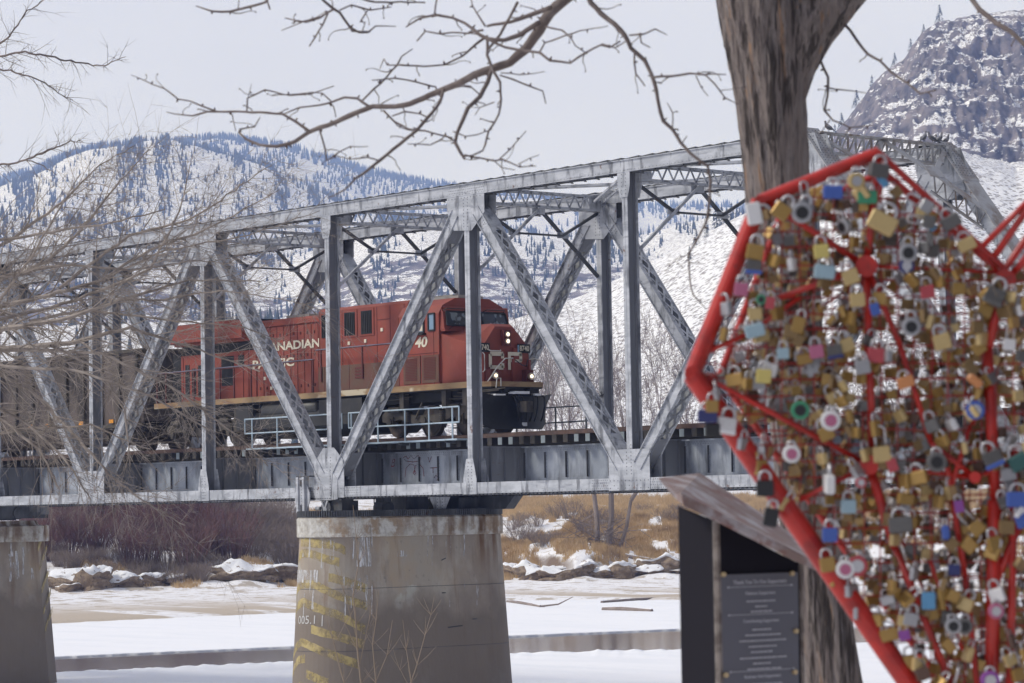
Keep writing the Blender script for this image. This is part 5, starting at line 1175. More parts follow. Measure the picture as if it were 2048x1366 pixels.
for (d0, d1, pts) in B_:
    q = jl(pts); mb = MB(); n = len(q); P3 = []; Rr = []
    for i, (x, y, r) in enumerate(q):
        d = d0+(d1-d0)*i/max(1, n-1)+.02*math.sin(i*.7); P3.append(at(x, y, d)); Rr.append(max(.45, r*.88)/FPX*d*(1+rng.uniform(-.06, .06)))
    mb.tube(P3, Rr, 9 if max(Rr) > .012 else 6)
    mb.mi = 1; step = 2
    for i in range(1, n-1, step):   # spur buds, and a short crooked twig now and then
        if rng.random() < (.62 if q[i][2] < 6 else .25):
            s_ = rng.choice((-1, 1)); tdx, tdy = q[i+1][0]-q[i-1][0], q[i+1][1]-q[i-1][1]; L_ = math.hypot(tdx, tdy)+1e-6; nx, ny = -tdy/L_*s_, tdx/L_*s_
            d = (P3[i]-CAM).dot(FW); rr_ = q[i][2]; b0 = at(q[i][0]+nx*rr_*.5, q[i][1]+ny*rr_*.5, d); l_ = rng.uniform(3, 6.5)
            b1 = at(q[i][0]+nx*(rr_+l_), q[i][1]+ny*(rr_+l_), d); w_ = rng.uniform(1.6, 2.6)/FPX*d
            mb.tube([b0, (b0+b1)/2, b1], [w_*1.1, w_*.9, w_*.25], 5)
    mb.mi = 0
    for i in range(2, n-1, 3):
        if rng.random() < .72 and q[i][2] < 8:
            x, y, r = q[i]; d = (P3[i]-CAM).dot(FW); a = rng.uniform(0, 6.28); w_ = min(1.5, r*.6); pts2 = []; 
            for j in range(rng.randint(2, 6)): pts2.append((x, y, w_)); a += rng.uniform(-.6, .6); x += 11*math.cos(a); y += 8*math.sin(a)+1.2; w_ = max(.7, w_*.85)
            mb.tube([at(u, v, d+.01*k) for k, (u, v, _) in enumerate(pts2)], [w/FPX*d for *_, w in pts2], 5)
            mb.mi = 1; e = at(pts2[-1][0], pts2[-1][1], d); mb.tube([e, e+Vector((0,0,-1.0))*.004, e+Vector((0,0,-1))*.009], [.002, .005, .001], 5); mb.mi = 0
    o = mb.build('branch', [TWIG, BUD], None, smooth=True); attach(o, tree, tree_o)
# ---- sprawling bare tree entering from the left
def grow(mb, p, d, L_, r, lev, rs, droop=.0, side=4, kids=(3, 5), plane=.75, crook=.28):
    n = max(3, int(L_/(.22 if lev > 1 else .3))); pts = [p.copy()]; Rr = [r]; st = L_/n
    for i in range(n):
        d = (d+Vector((rs.uniform(-1,1), rs.uniform(-1,1), rs.uniform(-1,1)))*crook*.5+Vector((0,0,droop))).normalized(); p = p+d*st; pts.append(p.copy()); Rr.append(r*(1-.72*(i+1)/n))
    mb.tube(pts, Rr, side if lev > 0 else 3, caps=False)
    if lev <= 0: return
    k = rs.randint(*kids)
    for i in range(k):
        j = rs.randint(int(n*.15), n-1); dd = (pts[min(j+1, n)]-pts[j]).normalized()
        ax = (RT*rs.uniform(-1,1)+UP*rs.uniform(-1,1)+FW*rs.uniform(-.5,.5)*plane).normalized(); side_ = (ax-dd*ax.dot(dd)).normalized(); a = rs.uniform(.35, .95)
        grow(mb, pts[j], (dd*math.cos(a)+side_*math.sin(a)).normalized(), L_*rs.uniform(.38, .62), max(Rr[j]*.6, .0026), lev-1, rs, droop, side, kids, plane, crook)
ltree_o = at(-160, 700, 45)
lt = empty('bare_tree', ltree_o, 'sprawling leafless tan branched tree crowding in from the left edge before the bridge', 'tree')
LB = [([(-200,600,14),(-20,560,10),(120,530,7),(260,540,5),(400,520,3),(470,530,2)],4),([(-200,760,14),(-20,730,10),(150,740,7),(300,790,5),(420,860,3)],4),([(-150,560,12),(20,480,8),(130,400,6),(200,330,3),(270,290,2)],3),([(-150,800,12),(-20,820,8),(80,900,6),(120,980,3)],3),([(60,640,8),(180,620,7),(330,640,5),(470,650,3),(560,680,2)],3),([(-100,500,9),(60,470,7),(200,450,5),(330,420,3)],3),([(-100,880,9),(40,860,7),(180,850,5),(300,900,3)],3),([(-200,640,16),(-30,622,14),(100,590,10),(200,560,8),(300,500,6),(420,455,4),(560,380,2)],4),([(-200,690,18),(-30,665,15),(120,640,11),(240,600,8),(380,560,5),(520,562,3)],4),([(-200,720,20),(-30,700,17),(140,688,12),(260,655,8),(400,700,5),(520,742,3)],4),
 ([(-120,700,12),(60,700,9),(200,705,7),(340,770,6),(420,830,5),(500,895,3),(535,930,2)],3),([(-120,600,14),(-20,570,10),(100,520,8),(180,440,6),(240,360,4),(300,300,2)],3),([(-100,700,12),(60,780,9),(160,880,7),(230,960,5),(300,1010,4),(370,1052,2)],3),([(-120,650,12),(0,600,8),(60,520,6),(110,430,4),(160,350,2)],3),
 ([(-60,780,9),(60,850,7),(140,930,5),(180,1000,3)],3),([(100,690,8),(200,740,6),(250,820,5),(260,930,3)],3),([(120,575,9),(260,470,7),(380,440,5),(470,380,3),(540,330,2)],3),([(200,560,7),(330,500,5),(500,470,3),(640,420,2)],3),([(240,600,7),(330,600,5),(440,580,4),(580,600,2),(640,620,1.5)],3),([(0,640,10),(150,600,8),(300,540,6),(360,420,4),(380,330,2)],3),
 ([(-80,110,5),(-20,100,4),(20,74,4),(50,25,3),(85,2,2)],2),([(-80,130,6),(-20,118,5),(40,103,5),(100,113,4.5),(160,127,4),(210,133,3),(250,112,1.5)],1),([(-60,140,5),(0,138,4),(40,146,4),(90,166,3.2),(130,194,2),(145,200,1.5)],1),([(-80,345,5),(0,331,5),(50,320,4.6),(100,300,4),(140,283,2.5),(165,282,1.5)],1),([(52,318,3),(85,330,2.5),(112,350,1.5)],0)]
rs = random.Random(21)
for pts, lev in LB:
    mb = MB(); P3 = []; Rr = []; q = []
    for i in range(len(pts)-1):
        for j in range(6): t = j/6; q.append(tuple(a+(b-a)*t for a, b in zip(pts[i], pts[i+1])))
    q.append(pts[-1]); dd = rs.uniform(42, 48)
    for i, (x, y, r) in enumerate(q): P3.append(at(x+rs.uniform(-2,2), y+rs.uniform(-2,2), dd+math.sin(i*.3)*.4)); Rr.append(max(r*.42, .5)/FPX*dd)
    mb.tube(P3, Rr, 6, caps=False)
    if lev:
        for i in range(3, len(P3)-1):
            for _q in range(2 if lev > 2 and rs.random() < .45 else (1 if rs.random() < .85 else 0)):
                d = (P3[i+1]-P3[i]).normalized(); ax = (RT*rs.uniform(-1,1)+UP*rs.uniform(-1,1)+FW*rs.uniform(-.4,.4)).normalized(); s_ = (ax-d*ax.dot(d)).normalized(); a = rs.uniform(.3, .9)
                grow(mb, P3[i], (d*math.cos(a)+s_*math.sin(a)).normalized(), rs.uniform(.45, 1.5)*(1 if lev > 2 else .45), max(Rr[i]*.42, .0050), 2 if lev > 2 else 1, rs, droop=-.03, side=3, kids=(3, 4) if lev > 2 else (2, 3))
    attach(mb.build('branch', TWIGL if pts[0][1] > 400 else TWIG, None), lt, ltree_o)
mb = MB(); mb.tube([at(-420,1500,46), at(-380,1000,46), at(-300,780,46), at(-190,690,45.5)], [.22,.19,.15,.1], 10); attach(mb.build('trunk', BARK, None), lt, ltree_o)
# ---- saplings before the middle pier
for (px0, pts_l, lab) in ((740, [[(735,1480,3),(722,1366,3.2),(716,1300,3),(712,1250,2.8),(708,1190,2.2),(716,1130,1.6),(712,1080,1),(705,1010,.8)],[(762,1480,2.4),(752,1366,2.2),(745,1290,1.8),(752,1240,1.4),(757,1180,.9)],[(700,1480,2.4),(688,1366,2),(668,1290,1.6),(655,1240,1)],[(716,1300,1.6),(690,1250,1.2),(672,1210,.8)],[(752,1366,1.4),(775,1310,1.2),(785,1240,1)],[(712,1270,1.4),(690,1190,1),(668,1130,.7)],[(718,1330,1.5),(735,1260,1),(745,1210,.8)]], 'tan leafless sapling standing in front of the yellow marked pier face'),
                    (820, [[(812,1480,2.4),(822,1366,2),(835,1330,1.8),(850,1270,1.3),(862,1230,.9),(868,1190,.6)],[(825,1366,1.6),(812,1300,1.2),(805,1240,.8)],[(822,1380,1.2),(800,1340,1),(780,1310,.7)]], 'thin few stemmed sapling in front of the dark lower middle of the pier')):
    org = at(px0, 1500, 60); sp_ = empty('sapling', org, lab, 'sapling'); mb = MB()
    for pts in pts_l:
        mb.tube([at(x+rs.uniform(-1.5,1.5), y, 60) for x, y, r in pts], [r*.6/FPX*60 for *_, r in pts], 5)
        for x, y, r in pts[1:-1]:
            for _ in range(3):
                a = rs.uniform(-.9, .9); l_ = rs.uniform(20, 55); mb.tube([at(x, y, 60), at(x+l_*.5*math.sin(a), y-l_*.55*math.cos(a), 60.05), at(x+l_*math.sin(a)*.9, y-l_*math.cos(a)*1.1, 60.1)], [.007, .005, .003], 3, caps=False)
    attach(mb.build('stems', M('tan_sapling_bark', (.24,.185,.135), .85), None), sp_, org)
# ================================================================== FAR BANK PLANTS
def far_tree(seed, lean=0):
    r_ = random.Random(seed); mb = MB()
    def g(p, d, L_, r, lev):
        n = 5; pts = [p.copy()]; Rr = [r]; 
        for i in range(n): d = (d+Vector((r_.uniform(-1,1), r_.uniform(-1,1), r_.uniform(-.2,.9)))*.16).normalized(); p = p+d*L_/n; pts.append(p.copy()); Rr.append(r*(1-.6*(i+1)/n))
        mb.tube(pts, Rr, 5 if lev > 3 else 3, caps=False)
        if lev == 0: return
        for i in range(4 if lev > 2 else 5):
            j = r_.randint(1, n) if lev < 4 else r_.randint(2, n); a = r_.uniform(.25, .8); th = r_.uniform(0, 6.28); dd = d; o = dd.orthogonal().normalized(); o = Matrix.Rotation(th, 3, dd) @ o
            g(pts[j], (dd*math.cos(a)+o*math.sin(a)).normalized(), L_*r_.uniform(.5, .75), max(Rr[j]*.6, .009), lev-1)
    for k in range(r_.choice((1, 2, 3))): g(Vector((r_.uniform(-.6,.6), r_.uniform(-.6,.6), -.5)), Vector((r_.uniform(-.45,.45)+lean, r_.uniform(-.3,.3), 1)).normalized(), r_.uniform(3.6, 4.8), r_.uniform(.09, .14), 4)
    return mb
FTM = M('cottonwood_bark', (.21,.17,.15), .9, layers=[((.30,.25,.225), .8, .45, .7, 3)])
protos = [];
for s_ in (1, 2, 3, 4): e = empty('cottonwood'); o = far_tree(s_).build('crown', FTM, e); protos.append([e, False])
FTG = 'bare cottonwoods on the far bank behind the bridge'
for i, (px, r, sc) in enumerate([(1010, 400, 1.1), (1045, 453, 1.47), (1080, 506, 1.44), (1100, 449, 1.41), (1125, 502, 1.38), (1150, 445, 1.35), (1170, 498, 1.32), (1195, 441, 1.29), (1215, 494, 1.26), (1240, 437, 1.23), (1265, 490, 1.2), (1290, 433, 1.17), (1315, 486, 1.14), (1345, 429, 1.11), (1375, 482, 1.48), (1405, 425, 1.45), (1440, 478, 1.42), (1480, 421, 1.39), (1530, 474, 1.36), (1600, 417, 1.33), (1680, 470, 1.3), (1760, 413, 1.27), (1850, 466, 1.24), (1940, 409, 1.21), (2030, 462, 1.18), (930, 380, 0.6), (860, 390, 0.5), (760, 380, 0.5), (650, 390, 0.5), (540, 380, 0.5), (330, 380, 0.6), (180, 390, 0.6), (60, 380, 0.6)]):
    pr = protos[i % 4]; t_ = pr[0] if not pr[1] else clone(pr[0]); pr[1] = True
    t_.location = gz(px, r)-Vector((0,0,.3)); t_.scale = (sc*2.2, sc*2.2, sc*2.45); t_.rotation_euler = (0, 0, i*1.7)
    tag(t_, 'grey brown leafless tree among those on the far bank right of the locomotive' if px > 980 else 'low leafless tree on the far bank seen beneath the train', 'tree', FTG if px > 980 else 'low bare trees beneath the train')
# two trunks with fallen limbs below the deck
ft = empty('leaning_tree', gz(1215, 272), 'twin trunked bare tree leaning over fallen limbs on the far bank below the deck', 'tree')
mb = MB(); p = gz(1215, 272)
for (a, b, r) in (((1195,1120),(1185,960),.26),((1215,1115),(1222,950),.30),((1235,1110),(1262,1000),.2),((1262,1000),(1300,930),.2)): P0, P1 = at(a[0], a[1], 272), at(b[0], b[1], 272); mb.tube([P0, (P0+P1)/2+RT*.2, P1], [r, r*.9, r*.75], 8)
attach(mb.build('trunks', FTM, None), ft, p)
mb = MB(); rs2 = random.Random(8)
for i in range(46):
    q = at(1150+rs2.uniform(0,90), 1110-rs2.uniform(0,60), 271); mb.tube([q, q+RT*rs2.uniform(-2.4,2.)+UP*rs2.uniform(-1.5,1.5)+FW*rs2.uniform(-.5,.5), q+RT*rs2.uniform(-4.4,3.6)+UP*rs2.uniform(-3,2.2)], [.05,.035,.015], 3, caps=False)
attach(mb.build('drooping_twigs', FTM, None), ft, p)
for k, (a, b, c, r) in enumerate((((1228,1118),(1290,1140),(1400,1150),.32),((1238,1124),(1300,1152),(1380,1168),.25),((1250,1112),(1340,1128),(1420,1134),.22))):
    P = [at(x, y, 270-k*.5) for x, y in (a, b, c)]; mb = MB(); mb.tube(P, [r, r*.9, r*.6], 8); mb.mi = 1; mb.tube([q+Vector((0,0,r*.75)) for q in P], [r*.5, r*.45, r*.3], 6)
    o = mb.build('fallen_log', [FTM, SNW]); tag(o, ['thick snow topped fallen trunk, highest of the fallen limbs below the bridge', 'lowest snow topped fallen limb below the bridge', 'thin fallen limb running right behind the thicker fallen trunks'][k], 'log', 'fallen limbs on the far bank')
for k, (a, b, r, lab) in enumerate((((1203,1218),(1300,1221),.17,'short thick snow dusted log lying on the frozen shore'),((1200,1204),(1352,1194),.12,'long thin log along the shore behind the short thick log'),((1012,1202),(1078,1212),.12,'driftwood limb beside the right side of the middle pier'))):
    P0, P1 = [], []
    P0, P1 = [Vector((lambda rr: (*horiz(x, rr)[:2], Z_ICE+.05))(float((Z_ICE-CAM.z)/slope_of(x, y+2)))) for (x, y) in (a, b)]
    mb = MB(); mb.tube([P0, (P0*.6+P1*.4)+Vector((0,0,.05)), P1], [r, r*.95, r*.75], 9); mb.mi = 1; mb.tube([P0+Vector((0,0,r*.7)), P1+Vector((0,0,r*.55))], [r*.5, r*.4], 6)
    if k == 2: mb.mi = 0; Q = P1; mb.tube([Q, Q+RT*1.3+UP*.15, Q+RT*2.4+UP*.7], [.07,.06,.02], 5); mb.tube([Q, Q+RT*.8+UP*-.25], [.07,.03], 5)
    tag(mb.build('driftwood_log', [FTM, SNW]), lab, 'log')
# ---- shrubs: a few meshes, many plants
def shrub(seed, n, h, spread, w, twig=3, arch=.25):
    r_ = random.Random(seed); mb = MB()
    for i in range(n):
        a = r_.uniform(0, 6.28); q = r_.uniform(0, 1)**.6; hh = h*r_.uniform(.6, 1.05); d = Vector((math.cos(a)*spread*q, math.sin(a)*spread*q, 0)); b = d*.35
        P = [b+Vector((0,0,-.3)), b+d*.35+Vector((0,0,hh*.5)), b+d*.8+Vector((r_.uniform(-arch,arch), r_.uniform(-arch,arch), hh))]
        mb.tube(P, [w, w*.8, w*.35], 3, caps=False)
        for j in range(twig):
            t = r_.uniform(.3, .95); p = P[1]+(P[2]-P[1])*t; mb.tube([p, p+Vector((r_.uniform(-.5,.5), r_.uniform(-.5,.5), r_.uniform(.1,.7)))*h*.3], [w*.55, w*.25], 3, caps=False)
    return mb
DOG = M('dark_red_dogwood_stem', (.125,.045,.045), .8, layers=[((.085,.045,.04), .5, .4, .6, 3), ((.22,.12,.09), 1.2, .55, .7, 3, .6)]); GRS = M('grey_brown_stem', (.21,.165,.14), .9, layers=[((.30,.25,.21), .7, .5, .7, 3)])
STRW = M('dry_straw_grass', (.55,.37,.18), .9, layers=[((.66,.49,.28), 1.3, .4, .6, 3), ((.36,.25,.15), .4, .5, .7, 3)])
def make_set(kind, mat, args, spots, label, cat, grp, name):
    pr = [[empty(name), False] for _ in args]
    for q_, ((e, _), a) in enumerate(zip(pr, args)): shrub(*a).build('stems', mat[q_ % len(mat)] if isinstance(mat, list) else mat, e)
    for i, (px, r, s_) in enumerate(spots):
        q = pr[i % len(pr)]; t_ = q[0] if not q[1] else clone(q[0]); q[1] = True; t_.location = gz(px, r); t_.scale = (s_,)*3; t_.rotation_euler = (0,0,i*2.1); tag(t_, label, cat, grp)
rs3 = random.Random(77)
sp = [(rs3.uniform(60, 470), rs3.uniform(264, 300), rs3.uniform(.85, 1.3)) for _ in range(95)]
DOG2 = M('maroon_dogwood_stem', (.16,.075,.068), .8, layers=[((.10,.06,.05), .9, .45, .6, 4)])
make_set('dog', [DOG, DOG2, GRS, DOG, DOG2], [(1, 120, 3.2, 2.2, .028, 2), (2, 110, 3.6, 2.0, .028, 2), (3, 70, 2.8, 2.4, .026, 3, .6), (8, 120, 3.0, 2.3, .028, 2), (9, 100, 3.5, 2.4, .028, 2)], sp, 'dark red stemmed shrub in the thicket between the two piers', 'shrub', 'red dogwood thicket between the piers', 'dogwood_shrub')
sp = [(rs3.uniform(430, 600), rs3.uniform(268, 300), rs3.uniform(.8, 1.3)) for _ in range(34)]+[(rs3.uniform(110, 470), rs3.uniform(260, 266), rs3.uniform(.4, .6)) for _ in range(34)]
make_set('grey', GRS, [(4, 120, 3.0, 2.2, .022, 4, .7), (5, 110, 2.6, 2.6, .022, 4, .9)], sp, 'tangled grey brown shrub along the snowy bank left of the middle pier', 'shrub', 'grey shrubs left of the middle pier', 'grey_shrub')
sp = [(rs3.uniform(1020, 1230), rs3.uniform(275, 300), rs3.uniform(.5, .9)) for _ in range(16)]+[(rs3.uniform(1280, 2048), rs3.uniform(275, 320), rs3.uniform(.5, .9)) for _ in range(26)]
make_set('grey2', GRS, [(6, 90, 2.4, 2.0, .02, 4, .7), (7, 90, 2.0, 2.2, .02, 4, .8)], sp, 'small grey brown shrub on the snowy bank right of the middle pier', 'shrub', 'grey shrubs right of the middle pier', 'grey_shrub')
# dry grass: one mass
def grass():
    r_ = np.random.RandomState(3); P = []
    def sc(n, p0, p1, r0, r1, thr, h):
        px = r_.uniform(p0, p1, n); r = r_.uniform(r0, r1, n); m = fbm(px/28, r/6, 4, 61) > thr; px, r = px[m], r[m]; X, Y, Z = terrain_z(px, r); P.append(np.stack([X, Y, Z, r_.uniform(.5, 1.1, len(px))*h], -1))
    sc(34000, 990, 1500, 268, 300, .46, .8); sc(5000, 990, 1500, 266, 272, .55, .6); sc(36000, 960, 2100, 300, 380, .45, .9); sc(3500, 110, 600, 258, 266, .62, .6); sc(9000, 1500, 2100, 268, 300, .55, .8); sc(900, 480, 600, 262, 268, .5, .7)
    sc(5000, 60, 330, 296, 330, .4, 1.6); sc(5000, 600, 990, 268, 340, .4, .9)
    A = np.concatenate(P); n = len(A); k = 3; V = []; 
    a = r_.uniform(0, 6.28, (n, k)); lean = r_.uniform(.1, .55, (n, k)); w_ = .035
    vb = []
    for j in range(k):
        cx, sx = np.cos(a[:, j]), np.sin(a[:, j]); ox, oy = r_.uniform(-.25, .25, n), r_.uniform(-.25, .25, n)
        vb.append(np.stack([A[:, 0]+ox-RT.x*w_, A[:, 1]+oy-RT.y*w_, A[:, 2]-.05], -1)); vb.append(np.stack([A[:, 0]+ox+RT.x*w_, A[:, 1]+oy+RT.y*w_, A[:, 2]-.05], -1))
        vb.append(np.stack([A[:, 0]+ox+cx*lean[:, j]*A[:, 3], A[:, 1]+oy+sx*lean[:, j]*A[:, 3], A[:, 2]+A[:, 3]*r_.uniform(.7, 1, n)], -1))
    V = np.stack(vb, 1).reshape(-1, 3); F = (np.arange(n)[:, None, None]*(3*k)+np.arange(3*k).reshape(k, 3)[None]).reshape(-1, 3)
    tag(np_mesh('dry_grass', V, F, STRW), 'straw coloured dry grass covering the far river bank', 'grass', kind='stuff')
grass()
# muddy clods with snow caps at the foot of the bank
MUD = M('frozen_mud', (.21,.155,.11), .95, layers=[((.32,.25,.18), 2.2, .45, .6, 5), ((.06,.045,.035), 3.5, .58, .68, 5)], bump=(3, .8, .1))
MUDS = M('snow_cap', (.80,.81,.83), .9, layers=[((.22,.16,.11), 1.6, .60, .66, 6)])
def clod(seed, w_, d_, h_):
    nu, nv = 40, 16; V = []; 
    for i in range(nv+1):
        for j in range(nu):
            t = 2*math.pi*j/nu; v = i/nv; rad = 1-.10*v if v < .62 else (1-.062)*math.cos((v-.62)/.38*math.pi/2)**.6
            if v < .35: rad *= .90
            V.append((math.cos(t)*rad*w_/2, math.sin(t)*rad*d_/2, h_*(v/.62*.8 if v < .62 else .8+.2*math.sin((v-.62)/.38*math.pi/2))))
    V = np.array(V); n_ = fbm(V[:, 0]*.9+seed*7+50, V[:, 1]*.9+V[:, 2]*2.3+50, 5, seed)-.5; V[:, 0] *= 1+n_*1.0; V[:, 1] *= 1+n_*1.0; V[:, 2] *= .95+1.5*(fbm(V[:, 0]*.55+90, V[:, 1]*.55+90, 4, seed+4)-.5)
    F = []; mi = []
    for i in range(nv):
        for j in range(nu): F.append((i*nu+j, i*nu+(j+1) % nu, (i+1)*nu+(j+1) % nu, (i+1)*nu+j)); mi.append(1 if i/nv > .60 else 0)
    return V, F, mi
cl = [(150,4.6,1.35),(215,5.6,1.25),(290,3.6,1.1),(345,2.2,.95),(135,2.4,.8),(305,1.6,.55),(360,1.7,.7),(480,5.2,1.2),(545,5.6,1.3),(590,3.6,1.1),(185,3.0,1.9),(250,2.8,1.2),
      (1040,3.2,1.0),(1085,5.2,1.5),(1140,4.6,1.3),(1190,3.6,1.2),(1235,3.0,1.2),(1330,5.2,1.3),(1060,1.8,.8),(1400,5.0,1.3),(1480,5,1.3),(1290,2.8,.9)]
for i, (px, w_, h_) in enumerate(cl):
    V, F, mi = clod(i+1, w_*1.15, 3.2, h_*1.15); r = float(interp(BASE, px))+rs3.uniform(-1.5, 1.5); p = gz(px, r)
    o = np_mesh('mud_bank_clod', V, F, [MUD, MUDS], mi=mi, smooth=True); o.location = p-Vector((0,0,.35)); dx_, dy_ = dir_of(px); o.rotation_euler = (0, 0, math.atan2(-float(dx_), float(dy_))); 
    tag(o, 'snow capped lump of frozen mud on the far shore left of the middle pier' if px < 700 else 'snow capped lump of frozen mud on the far shore right of the middle pier', 'mud clod', 'mud clods left of the pier' if px < 700 else 'mud clods right of the pier')
# ================================================================== PIGEONS
PIG = M('pigeon_grey', (.13,.13,.15), .7, layers=[((.26,.26,.29), 25, .5, .6, 2)]); PIGN = M('pigeon_dark', (.06,.065,.075), .6)
def pigeon():
    e = empty('pigeon'); mb = MB(); mb.tube([(-.10,0,.07),(-.06,0,.10),(0,0,.13),(.06,0,.18),(.085,0,.225),(.095,0,.26),(.10,0,.29),(.115,0,.305)], [.02,.05,.062,.055,.034,.026,.029,.012], 10); mb.build('body', PIG, e, smooth=True)
    m = MB(); m.prism([(-.10,-.03,.07),(-.10,.03,.07),(-.21,.025,.0),(-.21,-.025,.0)], (0,0,.012)); m.build('tail', PIGN, e)
    m = MB(); m.tube([(.115,0,.30),(.145,0,.292)], [.009,.002], 5); m.build('beak', PIGN, e)
    for s_ in (-1, 1): m = MB(); m.tube([(.0,s_*.02,.09),(.01,s_*.02,.0)], .006, 4); m.build('leg', PIGN, e)
    for s_ in (-1, 1): m = MB(); m.tube([(.045,s_*.05,.17),(-.03,s_*.058,.125),(-.13,s_*.03,.06)], [.02,.03,.006], 6); m.build('wing', PIGN, e)
    return e
pg = None
for i, (a, rot, lab) in enumerate(((.05, 200, 'pigeon close beside the tree trunk on the portal'), (.165, 190, 'lone pigeon left on the portal beam against the sky'), (.80, 100, 'leftmost pigeon of the cluster on the portal'), (.86, 230, 'second pigeon from the left in the portal cluster'), (.905, 80, 'middle pigeon of the portal cluster'), (.985, 180, 'pale headed pigeon fourth along the portal cluster'), (1.03, 10, 'rightmost pigeon of the cluster on the portal'))):
    o = pg and clone(pg) or pigeon(); pg = pg or o; y = -.12+a*(W_+DP+.2); o.location = (NX(5)+(-.35 if a < .1 or a > .97 else .1), y, 10.19 if (a < .1 or a > .93) else 10.15); o.rotation_euler = (0,0,R_(rot)); o.scale = (1.15,)*3; tag(o, lab, 'pigeon', 'pigeons on the portal')
# ================================================================== RED HEART
DH = 9.25
HRED = M('glossy_red_paint', (.44,.020,.012), .34, layers=[((.26,.012,.009), 9, .48, .66, 5), ((.16,.02,.015), 26, .62, .70, 5, .8)], spec=.5)
WRED = M('dark_red_wire', (.33,.022,.018), .5)
H0 = at(2010, 1640, DH)
heart = empty('heart_sculpture', H0, 'large red wire mesh heart sculpture covered in hundreds of padlocks', 'heart sculpture')
POLY = [(1520,402),(1757,305),(2010,538),(2165,312),(2440,420),(2600,760),(2010,1640),(1385,748)]
BKP = [(1562,432),(1768,345),(2020,560),(2170,352),(2410,460),(2550,760),(2022,1560),(1440,752)]
def hp(x, y, dz=0): return at(x, y, DH+dz)
def px2m(p, dz=0): return p/FPX*(DH+dz)
def att(mb, name, mats=HRED, smooth=False, par=None): 
    o = mb.build(name, mats, None, smooth=smooth); return attach(o, par or heart, H0)
wd = [24, 12, 14, 24, 24, 26, 40, 32]
for i in range(8):
    a, b = POLY[i], POLY[(i+1) % 8]; mb = MB(); mb.tube([hp(*a), hp(*b)], px2m(wd[i]*.55), 14); mb.beam(hp(*a, .03), hp(*b, .03), .05, px2m(wd[i]*.8), up=(RT.cross(FW) if False else UP).cross(FW) if False else (Vector(hp(*b))-Vector(hp(*a))).cross(FW)); att(mb, 'rim_bar')
    a, b = BKP[i], BKP[(i+1) % 8]; mb = MB(); mb.tube([hp(*a, .34), hp(*b, .34)], px2m(8), 8); att(mb, 'rim_bar', smooth=False)
for i in range(8):
    mb = MB(); mb.tube([hp(*POLY[i]), hp(*BKP[i], .34)], px2m(6), 6); att(mb, 'depth_bar')
    mb = MB(); mb.tube([hp(*POLY[i], -.03), hp(*POLY[i], .03)], px2m(min(wd[i], wd[i-1])*.5), 14); att(mb, 'joint')
hubs = [(1733,532,22),(2010,560,22),(1738,930,20),(1950,955,12)]
for x, y, r in hubs: mb = MB(); mb.tube([hp(x, y, -.04), hp(x, y, .05)], px2m(r), 18); att(mb, 'hub')
SP = [((1733,532),(1528,400),13),((1733,532),(1757,312),15),((1733,532),(2010,545),7),((1733,532),(1745,930),17),((1733,532),(1552,598),13),((1733,532),(1800,690),13),((1800,690),(1862,885),12),((2010,560),(1975,700),20),((1975,700),(1945,850),12),((1738,930),(1400,748),12),((1738,930),(1950,955),10),((1738,930),(1790,1095),20),((1790,1095),(1915,1400),16),((1895,935),(1930,1150),13),((1930,1150),(1958,1400),13),((1405,708),(1500,665),11),((1500,665),(1600,595),10),((2010,560),(1940,480),9),
      ((1990,1000),(1982,1400),30),((2028,900),(2020,1400),18),((2010,560),(2150,430),14),((1963,495),(2110,348),13),((1988,514),(2120,325),15),((1552,598),(1590,590),10),((1950,955),(2100,900),10),((1975,700),(1992,1010),24),((1940,850),(1895,1000),10),((1738,930),(1600,1000),10),((1862,885),(1950,955),12),((2060,1000),(1985,1180),16),((1860,1120),(1925,1300),9)]
for a, b, w_ in SP: mb = MB(); mb.tube([hp(*a, .0), hp(*b, .0)], px2m(w_/2), 10); att(mb, 'spoke', smooth=True)
for a, b, w_ in (((1768,345),(1722,560),7),((1722,560),(1440,752),7),((1722,560),(2020,560),6),((1722,560),(1750,960),7),((1750,960),(1440,752),6),((1750,960),(1990,1500),8),((1455,860),(1700,1160),9),((1640,470),(1860,640),6),((1860,640),(1990,900),7)):
    mb = MB(); mb.tube([hp(*a, .33), hp(*b, .33)], px2m(w_/2), 8); att(mb, 'spoke', smooth=True)
def inside(x, y, P=POLY, m=0):
    c = False; j = len(P)-1
    for i in range(len(P)):
        if (P[i][1] > y) != (P[j][1] > y) and x < (P[j][0]-P[i][0])*(y-P[i][1])/(P[j][1]-P[i][1])+P[i][0]: c = not c
        j = i
    return c
def clipline(horizontal, v, P):
    t = []; n = len(P)
    for i in range(n):
        a, b = P[i], P[(i+1) % n]; u0, u1 = (a[1], b[1]) if horizontal else (a[0], b[0]); w0, w1 = (a[0], b[0]) if horizontal else (a[1], b[1])
        if (u0 > v) != (u1 > v): t.append(w0+(w1-w0)*(v-u0)/(u1-u0))
    t.sort(); return [(t[i], t[i+1]) for i in range(0, len(t)-1, 2)]
rh = random.Random(9)
